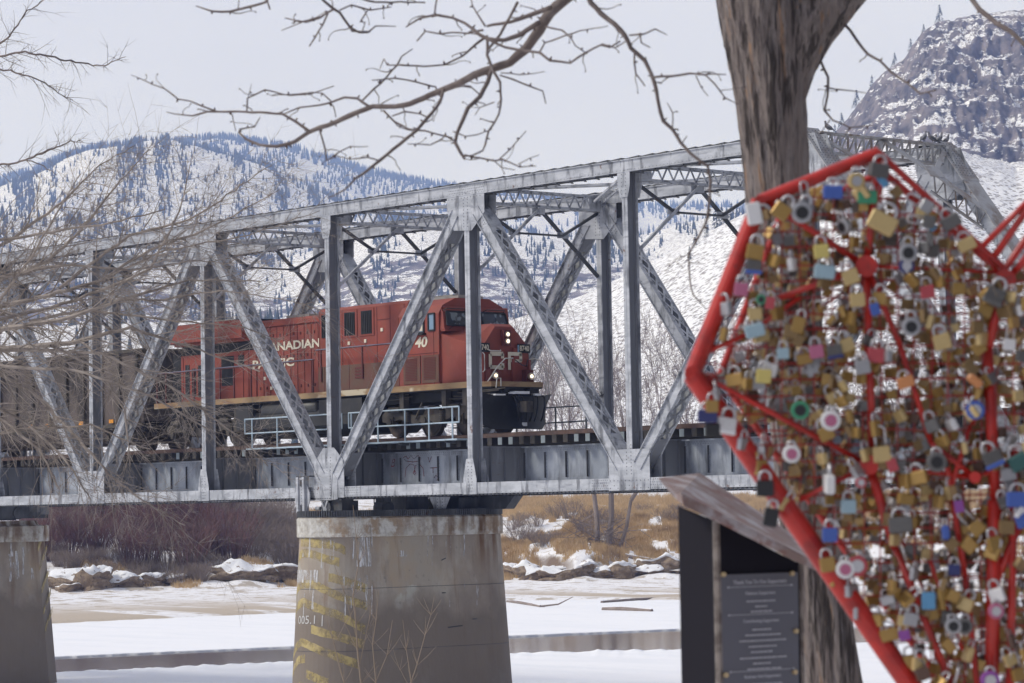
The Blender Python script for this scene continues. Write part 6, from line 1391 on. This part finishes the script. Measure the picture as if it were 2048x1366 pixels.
for (dz, P, sp_) in ((.015, POLY, 33), (.30, BKP, 36)):
    mb = MB()
    for x in np.arange(1400, 2600, sp_):
        x = x+rh.uniform(-3, 3)
        for a, b in clipline(False, x, P):
            n = max(2, int((b-a)/60)); mb.tube([hp(x+rh.uniform(-2.5,2.5), a+(b-a)*i/n, dz+rh.uniform(-.006,.006)) for i in range(n+1)], px2m(1.7), 4)
    for y in np.arange(330, 1640, sp_):
        y = y+rh.uniform(-3, 3)
        for a, b in clipline(True, y, P):
            n = max(2, int((b-a)/60)); mb.tube([hp(a+(b-a)*i/n, y+rh.uniform(-2.5,2.5)-(0 if dz < .1 else (a+(b-a)*i/n-1700)*.04), dz+rh.uniform(-.006,.006)) for i in range(n+1)], px2m(1.7), 4)
    att(mb, 'wire_mesh', WRED)
mb = MB(); g = Vector((H0.x, H0.y, -2.5)); mb.tube([H0, g], .06, 12); mb.box(g.x-.3, g.x+.3, g.y-.3, g.y+.3, -2.32, -2.25); att(mb, 'support_post')
# ------------------------------------------------------------------ padlocks
def lockmat(n, c, metal=0, rough=.45):
    if metal == 0 and n != 'white': g_ = sum(c)/3; c = tuple((v*.78+g_*.22)*.85 for v in c)
    return M('lock_'+n, c, rough, metal, layers=[(tuple(v*.7 for v in c), 60, .45, .65, 3, .7)])
LM = dict(brass=lockmat('brass', (.37,.23,.07), .45, .38), pale=lockmat('pale_brass', (.54,.40,.18), .3, .4), dull=lockmat('dull_brass', (.25,.165,.075), .5, .5), silver=lockmat('silver', (.38,.38,.39), .6, .35), grey=lockmat('grey', (.15,.145,.14), .5, .45), white=lockmat('white', (.68,.67,.66)), black=lockmat('black', (.018,.018,.022)),
    blue=lockmat('blue', (.02,.10,.50)), sky=lockmat('sky_blue', (.06,.33,.62)), green=lockmat('green', (.02,.33,.15)), teal=lockmat('teal', (.02,.13,.12)), red=lockmat('red', (.55,.03,.05)), pink=lockmat('pink', (.55,.10,.24)), purple=lockmat('purple', (.30,.03,.38)), orange=lockmat('orange', (.75,.25,.03)), yellow=lockmat('yellow', (.70,.55,.08)), rust=lockmat('rusty', (.14,.07,.045), 0, .8), navy=lockmat('navy', (.02,.03,.18)), cyan=lockmat('pale_blue', (.32,.50,.58)))
SHK = M('shackle_steel', (.55,.55,.57), .3, .6, layers=[((.3,.27,.24), 50, .5, .7, 3)]); SHD = M('tarnished_shackle', (.22,.19,.17), .5, .4)
def chbox(mb, x0, x1, y0, y1, z0, z1, c):   # chamfered box
    rings = []
    for z, s_ in ((z0, c), (z0+c, 0), (z1-c, 0), (z1, c)):
        a0, a1, b0, b1 = x0+s_, x1-s_, y0+s_, y1-s_; k = c*.7
        rings.append([(a0+k,b0,z),(a1-k,b0,z),(a1,b0+k,z),(a1,b1-k,z),(a1-k,b1,z),(a0+k,b1,z),(a0,b1-k,z),(a0,b0+k,z)])
    n0 = len(mb.v); 
    for r in rings: mb.v += r
    for i in range(3):
        for j in range(8): mb.f.append((n0+i*8+j, n0+i*8+(j+1) % 8, n0+(i+1)*8+(j+1) % 8, n0+(i+1)*8+j)); mb.m.append(mb.mi)
    mb.f.append(tuple(n0+j for j in range(8))[::-1]); mb.f.append(tuple(n0+24+j for j in range(8))); mb.m += [mb.mi]*2
def shackle(h, w_, r, s=None):
    mb = MB(); zt = 0; P = [(-w_, 0, -h)]+[(-w_*math.cos(t), 0, -w_+w_*math.sin(t)) for t in np.linspace(0, math.pi, 9)]+[(w_, 0, -h)]
    mb.tube(P, r, 7); return mb
_lk = {}
def lock(kind, col):
    key = (kind, col)
    if key in _lk: return clone(_lk[key])
    e = empty('padlock'); sh = {'rect': (.62,.34,.085), 'tall': (.55,.28,.08), 'long': (1.25,.30,.075), 'round': (.5,.26,.08), 'disc': (.34,.26,.08), 'lam': (.6,.34,.09), 'wide': (.55,.42,.085), 'capsule': (.6,.22,.07)}[kind]
    h = sh[0]; o = shackle(*sh).build('shackle', SHD if col in ('dull', 'rust') else SHK, e, smooth=True)
    mb = MB(); m = [LM[col]]
    if kind == 'rect': chbox(mb, -.5, .5, -.2, .2, -h-.88, -h+.04, .06)
    elif kind == 'tall': chbox(mb, -.42, .42, -.2, .2, -h-1.05, -h+.04, .07)
    elif kind == 'wide': chbox(mb, -.65, .65, -.22, .22, -h-.85, -h+.04, .08)
    elif kind == 'long': chbox(mb, -.5, .5, -.2, .2, -h-.9, -h+.04, .06)
    elif kind == 'capsule': chbox(mb, -.34, .34, -.24, .24, -h-1.3, -h+.05, .16)
    elif kind == 'lam':
        for i in range(7): chbox(mb, -.5, .5, -.22, .22, -h-.62+i*.095, -h-.54+i*.095, .01)
        mb.build('body', LM['grey'] if col in ('blue', 'navy') else m[0], e); mb = MB(); chbox(mb, -.54, .54, -.26, .26, -h-.88, -h-.62, .05)
    elif kind in ('round', 'disc'):
        r = .56; n = 22
        mb.tube([(0,-.24,-h-r*.8),(0,-.20,-h-r*.8),(0,.20,-h-r*.8),(0,.24,-h-r*.8)], [r*.86, r, r, r*.86], n)
    b = mb.build('body' if kind != 'lam' else 'bumper', m, e, smooth=False)
    if kind in ('round', 'disc'):
        mb = MB(); mb.cyl((0,-.26,-h-.45), (0,-.235,-h-.45), .34, 18); mb.build('dial', LM['black'] if col in ('green', 'grey', 'silver') else (LM['pink'] if col == 'white' else SHK), b)
    elif kind in ('rect', 'wide', 'tall'):
        mb = MB(); mb.cyl((0,0,-h-(.885 if kind != 'tall' else 1.055)), (0,0,-h-(.90 if kind != 'tall' else 1.07)), .12, 10); mb.build('keyway', LM['black'], b)
    _lk[key] = e; return e
BASEROT = Matrix(((RT.x, FW.x, UP.x), (RT.y, FW.y, UP.y), (RT.z, FW.z, UP.z)))
placed = []; NL = [0]
def place_lock(px, py, kind, col, tilt=0, sz=27, yaw=0, dz=-.03, label=None, grp=None):
    o = lock(kind, col); h = .6*sz
    top = at(px, py-h*.9, DH+dz); s_ = sz/FPX*(DH+dz); R = BASEROT @ Matrix.Rotation(R_(tilt), 3, 'Y') @ Matrix.Rotation(R_(yaw), 3, 'Z')
    o.matrix_world = Matrix.Translation(top) @ R.to_4x4() @ Matrix.Diagonal((s_,)*3+(1,)); tag(o, label, 'padlock', grp); placed.append((px, py)); NL[0] += 1; return o
NLK = [ # px, py, kind, colour, tilt, size, yaw, label
 (1762,328,'wide','grey',8,32,20,'wide grey padlock hanging at the very top corner of the red heart'),(1712,350,'round','pale',0,30,10,'cream rounded padlock just below the top left rim of the heart'),(1748,352,'capsule','sky',-38,22,0,'tilted sky blue padlock below the top corner of the heart'),(1666,372,'wide','blue',0,30,0,'bright blue and black padlock under the upper left rim'),(1735,382,'wide','green',0,30,0,'bright green rubber covered padlock near the top spoke'),
 (1583,412,'rect','brass',35,34,0,'brass padlock tilted just inside the top left corner of the heart'),(1616,412,'round','silver',20,38,0,'silver oval padlock beside the tilted brass one at top left'),(1540,440,'wide','white',80,34,0,'white padlock on the top left rim corner'),(1784,432,'wide','pale',28,44,0,'largest pale brass padlock right of the top spoke'),(1815,405,'long','silver',-60,26,0,'padlock with a big pale open shackle above the largest brass padlock'),(1815,450,'long','grey',-80,26,0,'grey padlock with a ring shackle right of the largest brass padlock'),
 (1843,440,'capsule','sky',-40,22,0,'pale blue slim padlock near the top right rim'),(1888,435,'wide','grey',-30,30,0,'grey padlock on the upper right rim'),(1922,480,'wide','pale',-25,28,0,'pale brass padlock on the right rim above the notch'),(1640,488,'rect','yellow',-5,30,0,'greenish yellow padlock with written marks left of the upper hub'),(1516,488,'rect','brass',10,34,0,'biggest brass padlock against the upper left rim'),(1511,520,'lam','blue',5,30,0,'grey laminated padlock with a blue base on the left rim'),
 (1652,530,'wide','cyan',5,32,0,'pale blue silver padlock left of the upper hub'),(1690,540,'rect','pale',-20,32,0,'pale brass padlock touching the left of the upper hub'),(1804,522,'round','navy',-20,28,0,'white and dark blue round padlock right of the upper hub'),(1816,492,'round','silver',0,34,0,'large hazy silver round padlock above the cross bar'),(1485,565,'rect','pink',5,28,0,'deep pink padlock high on the left rim'),(1525,592,'round','green',10,18,0,'small green padlock beside a red one on the left'),
 (1542,595,'tall','red',5,22,0,'small bright red upright padlock in the upper left cell'),(1712,585,'rect','pale',-5,30,0,'cream brass padlock directly below the upper hub'),(1744,608,'tall','blue',-15,22,0,'small blue padlock right of the central spoke'),(1822,640,'round','silver',0,34,0,'white ringed padlock with a dark centre in the right half'),(1850,570,'rect','red',-10,28,0,'faded red padlock right of the upper hub'),(1502,650,'wide','cyan',-15,30,0,'pale blue patterned padlock in the left corner area'),
 (1628,690,'rect','pink',-10,28,0,'pink padlock left of the centre'),(1566,695,'rect','cyan',0,24,0,'pale turquoise padlock in the left half'),(1664,690,'lam','navy',-10,30,0,'white laminated padlock with a blue and red base'),(1755,695,'rect','red',5,32,0,'red padlock with a yellow label right of the central spoke'),(1530,738,'rect','yellow',5,30,0,'olive yellow padlock in the lower left half'),(1720,720,'rect','silver',-10,30,0,'bluish silver padlock beside the central spoke'),
 (1875,668,'rect','pale',-15,34,0,'pale cream tilted padlock in the right half'),(1803,755,'wide','orange',-20,26,0,'bright orange padlock right of the central spoke'),(1925,755,'capsule','orange',-50,26,0,'orange ribbon like slim padlock in the right half'),(1950,812,'disc','blue',0,34,0,'vivid blue round padlock in the right half'),(1600,812,'disc','green',0,34,0,'mint green ringed dial padlock in the left half'),(1661,832,'disc','white',0,36,0,'white dial padlock with a pink face'),(1460,835,'lam','white',10,36,0,'white bodied padlock with a black base on the lower left rim'),
 (1583,900,'disc','white',0,32,0,'white round dial padlock with a long pale shackle'),(1873,915,'disc','grey',0,36,0,'grey dial padlock with a dark face'),(1970,905,'lam','blue',-25,36,0,'silver laminated padlock with a violet blue base'),(1776,920,'tall','red',-20,24,0,'narrow red padlock right of the lower hub'),(1658,950,'wide','white',0,44,90,'cream upright shrouded padlock left of the lower hub'),(1722,960,'disc','red',0,20,0,'small red round padlock below the lower hub'),
 (1530,960,'rect','black',0,34,0,'black padlock hanging outside the lower left rim'),(1548,1018,'tall','black',10,34,0,'lower black padlock hanging outside the lower left rim'),(1914,1002,'tall','purple',-10,22,0,'bright purple padlock in the lower right'),(1660,1055,'rect','blue',0,30,0,'royal blue padlock low in the left of the heart'),(1697,998,'rect','cyan',0,30,0,'silver blue scratched padlock below the lower hub'),(1798,1035,'wide','grey',-5,36,0,'wide grey laminated looking padlock in the lower middle'),(1889,1050,'capsule','blue',-5,22,0,'slim blue padlock in the lower right'),
 (1714,1122,'disc','red',0,38,0,'large red round dial padlock near the lower rim'),(1690,1130,'disc','white',0,34,0,'white round padlock left of the large red one'),(1857,1185,'tall','sky',0,32,0,'sky blue striped upright padlock low in the heart'),(1908,1128,'rect','navy',0,24,0,'dark padlock with a blue base beside the sky blue one'),(1805,1260,'rect','purple',-10,22,0,'violet tinted padlock near the bottom'),(1902,1245,'disc','silver',-10,30,0,'left of two silver dial padlocks near the bottom'),(1931,1245,'disc','grey',5,30,0,'right of two silver dial padlocks near the bottom'),
 (1980,1352,'disc','purple',0,34,0,'bright violet knob padlock at the bottom edge'),(1992,1215,'disc','pink',0,28,0,'pink rimmed padlock near the right bottom'),(2024,912,'wide','teal',-30,36,0,'dark teal padlock at the right edge'),(2035,985,'wide','blue',0,34,0,'large blue padlock at the right edge'),(2005,578,'lam','grey',25,38,0,'wide grey padlock hanging from the notch hub'),(1415,820,'wide','navy',0,30,0,'dark blue padlock sticking out of the left corner'),(1424,800,'rect','brass',0,26,0,'brass padlock half outside the left corner of the heart'),(2036,1028,'rect','blue',-20,30,0,'royal blue padlock low at the right edge'),
 (1385+40,845,'rect','black',0,30,0,'black padlock hanging outside the rim just below the left corner'),(1758,870,'long','pale',-5,34,0,'brass padlock with a long pale shackle right of the central spoke'),(2010,330+640,'rect','brass',10,30,0,None)]
for x, y, k, c, t, s_, yw, lb in NLK:
    if lb: place_lock(x, y, k, c, t, s_, yw, -.05+rh.uniform(-.01,.01), lb)
def region(x, y):
    if y < 540: return ('upper left', 'left of the top spoke') if x < 1745 else ('upper right', 'right of the top spoke')
    if y < 930: return ('middle left', 'left of the central spoke') if x < 1740 else (('centre right', 'right of the central spoke') if x < 1900 else ('far right', 'below the notch at the right'))
    if y < 1150: return ('lower left', 'just below the lower hub') if x < 1800 else ('lower right', 'in the lower right of the heart')
    return ('bottom', 'in the narrowing bottom of the heart')
CW = {'brass': 'brass', 'pale': 'pale brass', 'dull': 'dark tarnished brass', 'silver': 'silver', 'grey': 'grey', 'white': 'white', 'rust': 'rusty'}
tries = 0; cap_ = 292
cand = []
for _ in range(9000):
    x, y = rh.uniform(1400, 2062), rh.uniform(325, 1378)
    if not inside(x, y): continue
    m_ = min((x-a)**2+((y-b)*.85)**2 for a, b in placed)
    if m_ < 18**2: continue
    if fbm(np.array([x/60]), np.array([y/60]), 3, 91)[0] < (.46 if y < 800 else .36): continue
    if NL[0] >= cap_: break
    c = rh.choices(['brass','pale','dull','silver','grey','white','rust'], [46,14,17,9,8,3,3])[0]; k = rh.choices(['rect','tall','long','lam','round','wide'], [52,12,8,8,6,14])[0]
    if c not in ('silver','grey') and k in ('lam','round'): k = 'rect'
    back = rh.random() < .28
    place_lock(x, y, k, c, rh.gauss(0, 20), rh.uniform(23, 31), rh.choice((0,25,-30,50,-55,75,rh.uniform(-80,80),rh.uniform(-80,80))), .27 if back else -.03+rh.uniform(-.02,.02), '%s padlock hanging %s' % (CW[c], region(x, y)[1]), '%s padlocks, %s' % (CW[c], region(x, y)[0]))
mb = MB(); mi_ = [LM[c] for c in ('brass','dull','rust','pale','grey','silver')]
for _ in range(2000):   # the smaller locks of the far mesh, past the three hundred that show largest
    x, y = rh.uniform(1440, 2062), rh.uniform(370, 1378)
    if not inside(x, y, BKP) or (y < 850 and rh.random() < .25): continue
    q = at(x, y, DH+rh.choice((.30,.30,.02,.15))+rh.uniform(-.02, .03)); s_ = px2m(rh.uniform(17, 24), .3); a = rh.gauss(0, .3); X = RT*math.cos(a)+UP*math.sin(a); Z = UP*math.cos(a)-RT*math.sin(a); yw = rh.uniform(-.9, .9); Xb = (X*math.cos(yw)+FW*math.sin(yw)); mb.mi = rh.choice((0,0,0,1,1,2,3,4,5))
    mb.beam(q, q-Z*s_*.9, s_*.4, s_*.95, up=Xb); mb.mi = 5; mb.tube([q-Xb*s_*.32, q-Xb*s_*.32+Z*s_*.35, q+Z*s_*.6, q+Xb*s_*.32+Z*s_*.35, q+Xb*s_*.32], s_*.075, 5)
tag(mb.build('padlocks_beyond', mi_), 'many small padlocks crowding the rear mesh of the red heart', 'padlocks', kind='stuff')
# ================================================================== INFORMATION PILLAR
SB = M('black_painted_panel', (.012,.011,.016), .85, spec=.15, layers=[((.05,.035,.03), 5, .6, .75, 4)]); SR = M('rusty_roof_plate', (.19,.13,.115), .75, layers=[((.34,.31,.31), (6,6,6), .45, .6, 5), ((.16,.06,.045), (9,9,9), .52, .68, 5)]); SE = M('worn_grey_edge', (.22,.19,.17), .8, layers=[((.10,.08,.07), 12, .45, .6, 4)])
sg0 = at(1480, 1700, 12); sign = empty('information_pillar', sg0, 'black information pillar with a sloping rusty roof and grey plaque before the tree', 'information sign')
def dn(p, z=-2.4): 
    return Vector((p.x, p.y, z))
pl_, pc, pr_, pb = at(1356, 1012, 12.15), at(1432, 1042, 11.85), at(1600, 1128, 12.05), at(1520, 1090, 12.5)
mb = MB(); n0 = 0; mb.v += [tuple(p) for p in (pl_, pc, pr_, pb)]+[tuple(dn(p)) for p in (pl_, pc, pr_, pb)]; mb.addf(0, [(0,1,2,3),(0,4,5,1),(1,5,6,2),(2,6,7,3),(3,7,4,0)]); attach(mb.build('body', SB), sign, sg0)
mb = MB(); mb.tube([pc, dn(pc)], .016, 6); mb.tube([pr_, dn(pr_)], .010, 6); attach(mb.build('worn_edge', SE), sign, sg0)
mb = MB(); tp = [at(1316, 956, 12.1), at(1362, 985, 11.7), at(1640, 1128, 11.85), at(1652, 1112, 12.5), at(1400, 946, 12.7)]; bt = [at(1345, 992, 12.1), at(1368, 1012, 11.7), at(1632, 1142, 11.86), at(1640, 1128, 12.5), at(1405, 985, 12.7)]
mb.v += [tuple(p) for p in tp+bt]; mb.addf(0, [(0,1,2,3,4),(9,8,7,6,5)]+[((i+1) % 5, i, 5+i, 5+(i+1) % 5) for i in range(5)]); attach(mb.build('roof_plate', SR), sign, sg0)
PL = M('slate_plaque', (.105,.105,.125), .45); PT_ = M('plaque_lettering', (.42,.42,.45), .6); BR_ = M('brass_bolt', (.55,.42,.24), .4, .5)
nf = (pr_-pc); nf.z = 0; nf.normalize(); no = Vector((nf.y, -nf.x, 0)); no = -no if no.dot(FW) > 0 else no
def onface(px, py, o=.01):   # intersect the view ray with the front panel
    d = ray(px, py); c = pc+no*o; t = (c-CAM).dot(no)/d.dot(no); return CAM+d*t
mb = MB(); q = [onface(1442, 1150, .012), onface(1596, 1144, .012), onface(1600, 1560, .012), onface(1450, 1566, .012)]; mb.v += [tuple(p) for p in q]+[tuple(p-no*.01) for p in q]; mb.addf(0, [(3,2,1,0),(0,1,5,4),(1,2,6,5),(2,3,7,6),(3,0,4,7)]); plq = attach(mb.build('plaque', PL), sign, sg0)
o_, ux = onface(1442, 1150, .016), None; ux = (onface(1596, 1144, .016)-o_); WX = ux.length; ux.normalize(); uz = Vector((0,0,1)); uz = (uz-ux*uz.dot(ux)).normalized()
def ptext(s, cx, yy, size, bold=.0):
    V, F = text_mesh(s, size, bold); mxx = max(v.x for v in V)
    me = bpy.data.meshes.new('plaque_text'); me.from_pydata([tuple(o_+ux*(cx*WX+v.x-mxx/2)+uz*(-yy+v.y)) for v in V], [], F); me.materials.append(PT_); o = bpy.data.objects.new('plaque_text', me); COL.objects.link(o); attach(o, sign, sg0)
ptext('Thank You To Our Supporters', .5, .040, .021, .0006); ptext('Platinum Supporters', .5, .085, .018, .0004); ptext('Contributing Supporters', .5, .198, .018, .0004); ptext('Business And Supporters', .5, .424, .018, .0004)
mb = MB()
for yy in (.052, .165, .395):
    p = o_-uz*yy; mb.beam(p+ux*.03+no*.0, p+ux*(WX-.03), .0015, .0025, up=uz); 
    for c in (.035, WX-.035): mb.beam(p+ux*(c-.004), p+ux*(c+.004), .002, .008, up=uz)
for yy, hw in ((.112,.07),(.134,.028),(.154,.05),(.228,.045),(.250,.08),(.273,.11),(.297,.065),(.319,.055),(.343,.11),(.366,.045),(.388,.075),(.450,.09),(.472,.09),(.495,.07)):
    x = WX/2-hw
    while x < WX/2+hw: l_ = rh.uniform(.006, .022); mb.beam(o_-uz*yy+ux*x, o_-uz*yy+ux*(x+l_), .0015, .006, up=uz); x += l_+.004
attach(mb.build('plaque_fine_lines', PT_), sign, sg0)
for (x, y) in ((1445,1149),(1582,1147),(1590,1262),(1450,1350),(1588,1344)): p = onface(x, y, .012); mb = MB(); mb.cyl(p, p+no*.014, .010, 12); attach(mb.build('bolt', BR_), sign, sg0)
# ================================================================== HAZE
hm = bpy.data.materials.new('pale_air'); hm.use_nodes = True; t = hm.node_tree; t.nodes.clear()
vo_ = nd(t, 'ShaderNodeVolumePrincipled'); vo_.inputs['Density'].default_value = 1.85e-4; vo_.inputs['Color'].default_value = (.34, .49, 1.0, 1); vo_.inputs['Anisotropy'].default_value = 0
vo_.inputs['Absorption Color'].default_value = (1, 1, 1, 1)
ho_ = nd(t, 'ShaderNodeOutputMaterial'); t.links.new(vo_.outputs[0], ho_.inputs['Volume'])
mb = MB(); mb.v = [tuple(Vector((CAM.x, CAM.y, 0))+Vector((_sy, _cy, 0))*a+Vector((_cy, -_sy, 0))*b+Vector((0, 0, c))) for c in (-12, 680) for a, b in ((-60, -4600), (-60, 4600), (5400, 4600), (5400, -4600))]; mb.addf(0, [(0,3,2,1),(4,5,6,7),(0,1,5,4),(1,2,6,5),(2,3,7,6),(3,0,4,7)]); hz = mb.build('haze', hm); tag(hz, 'thin bluish winter haze in the valley air', 'haze', kind='stuff')
hm.cycles.homogeneous_volume = True if hasattr(hm.cycles, 'homogeneous_volume') else None
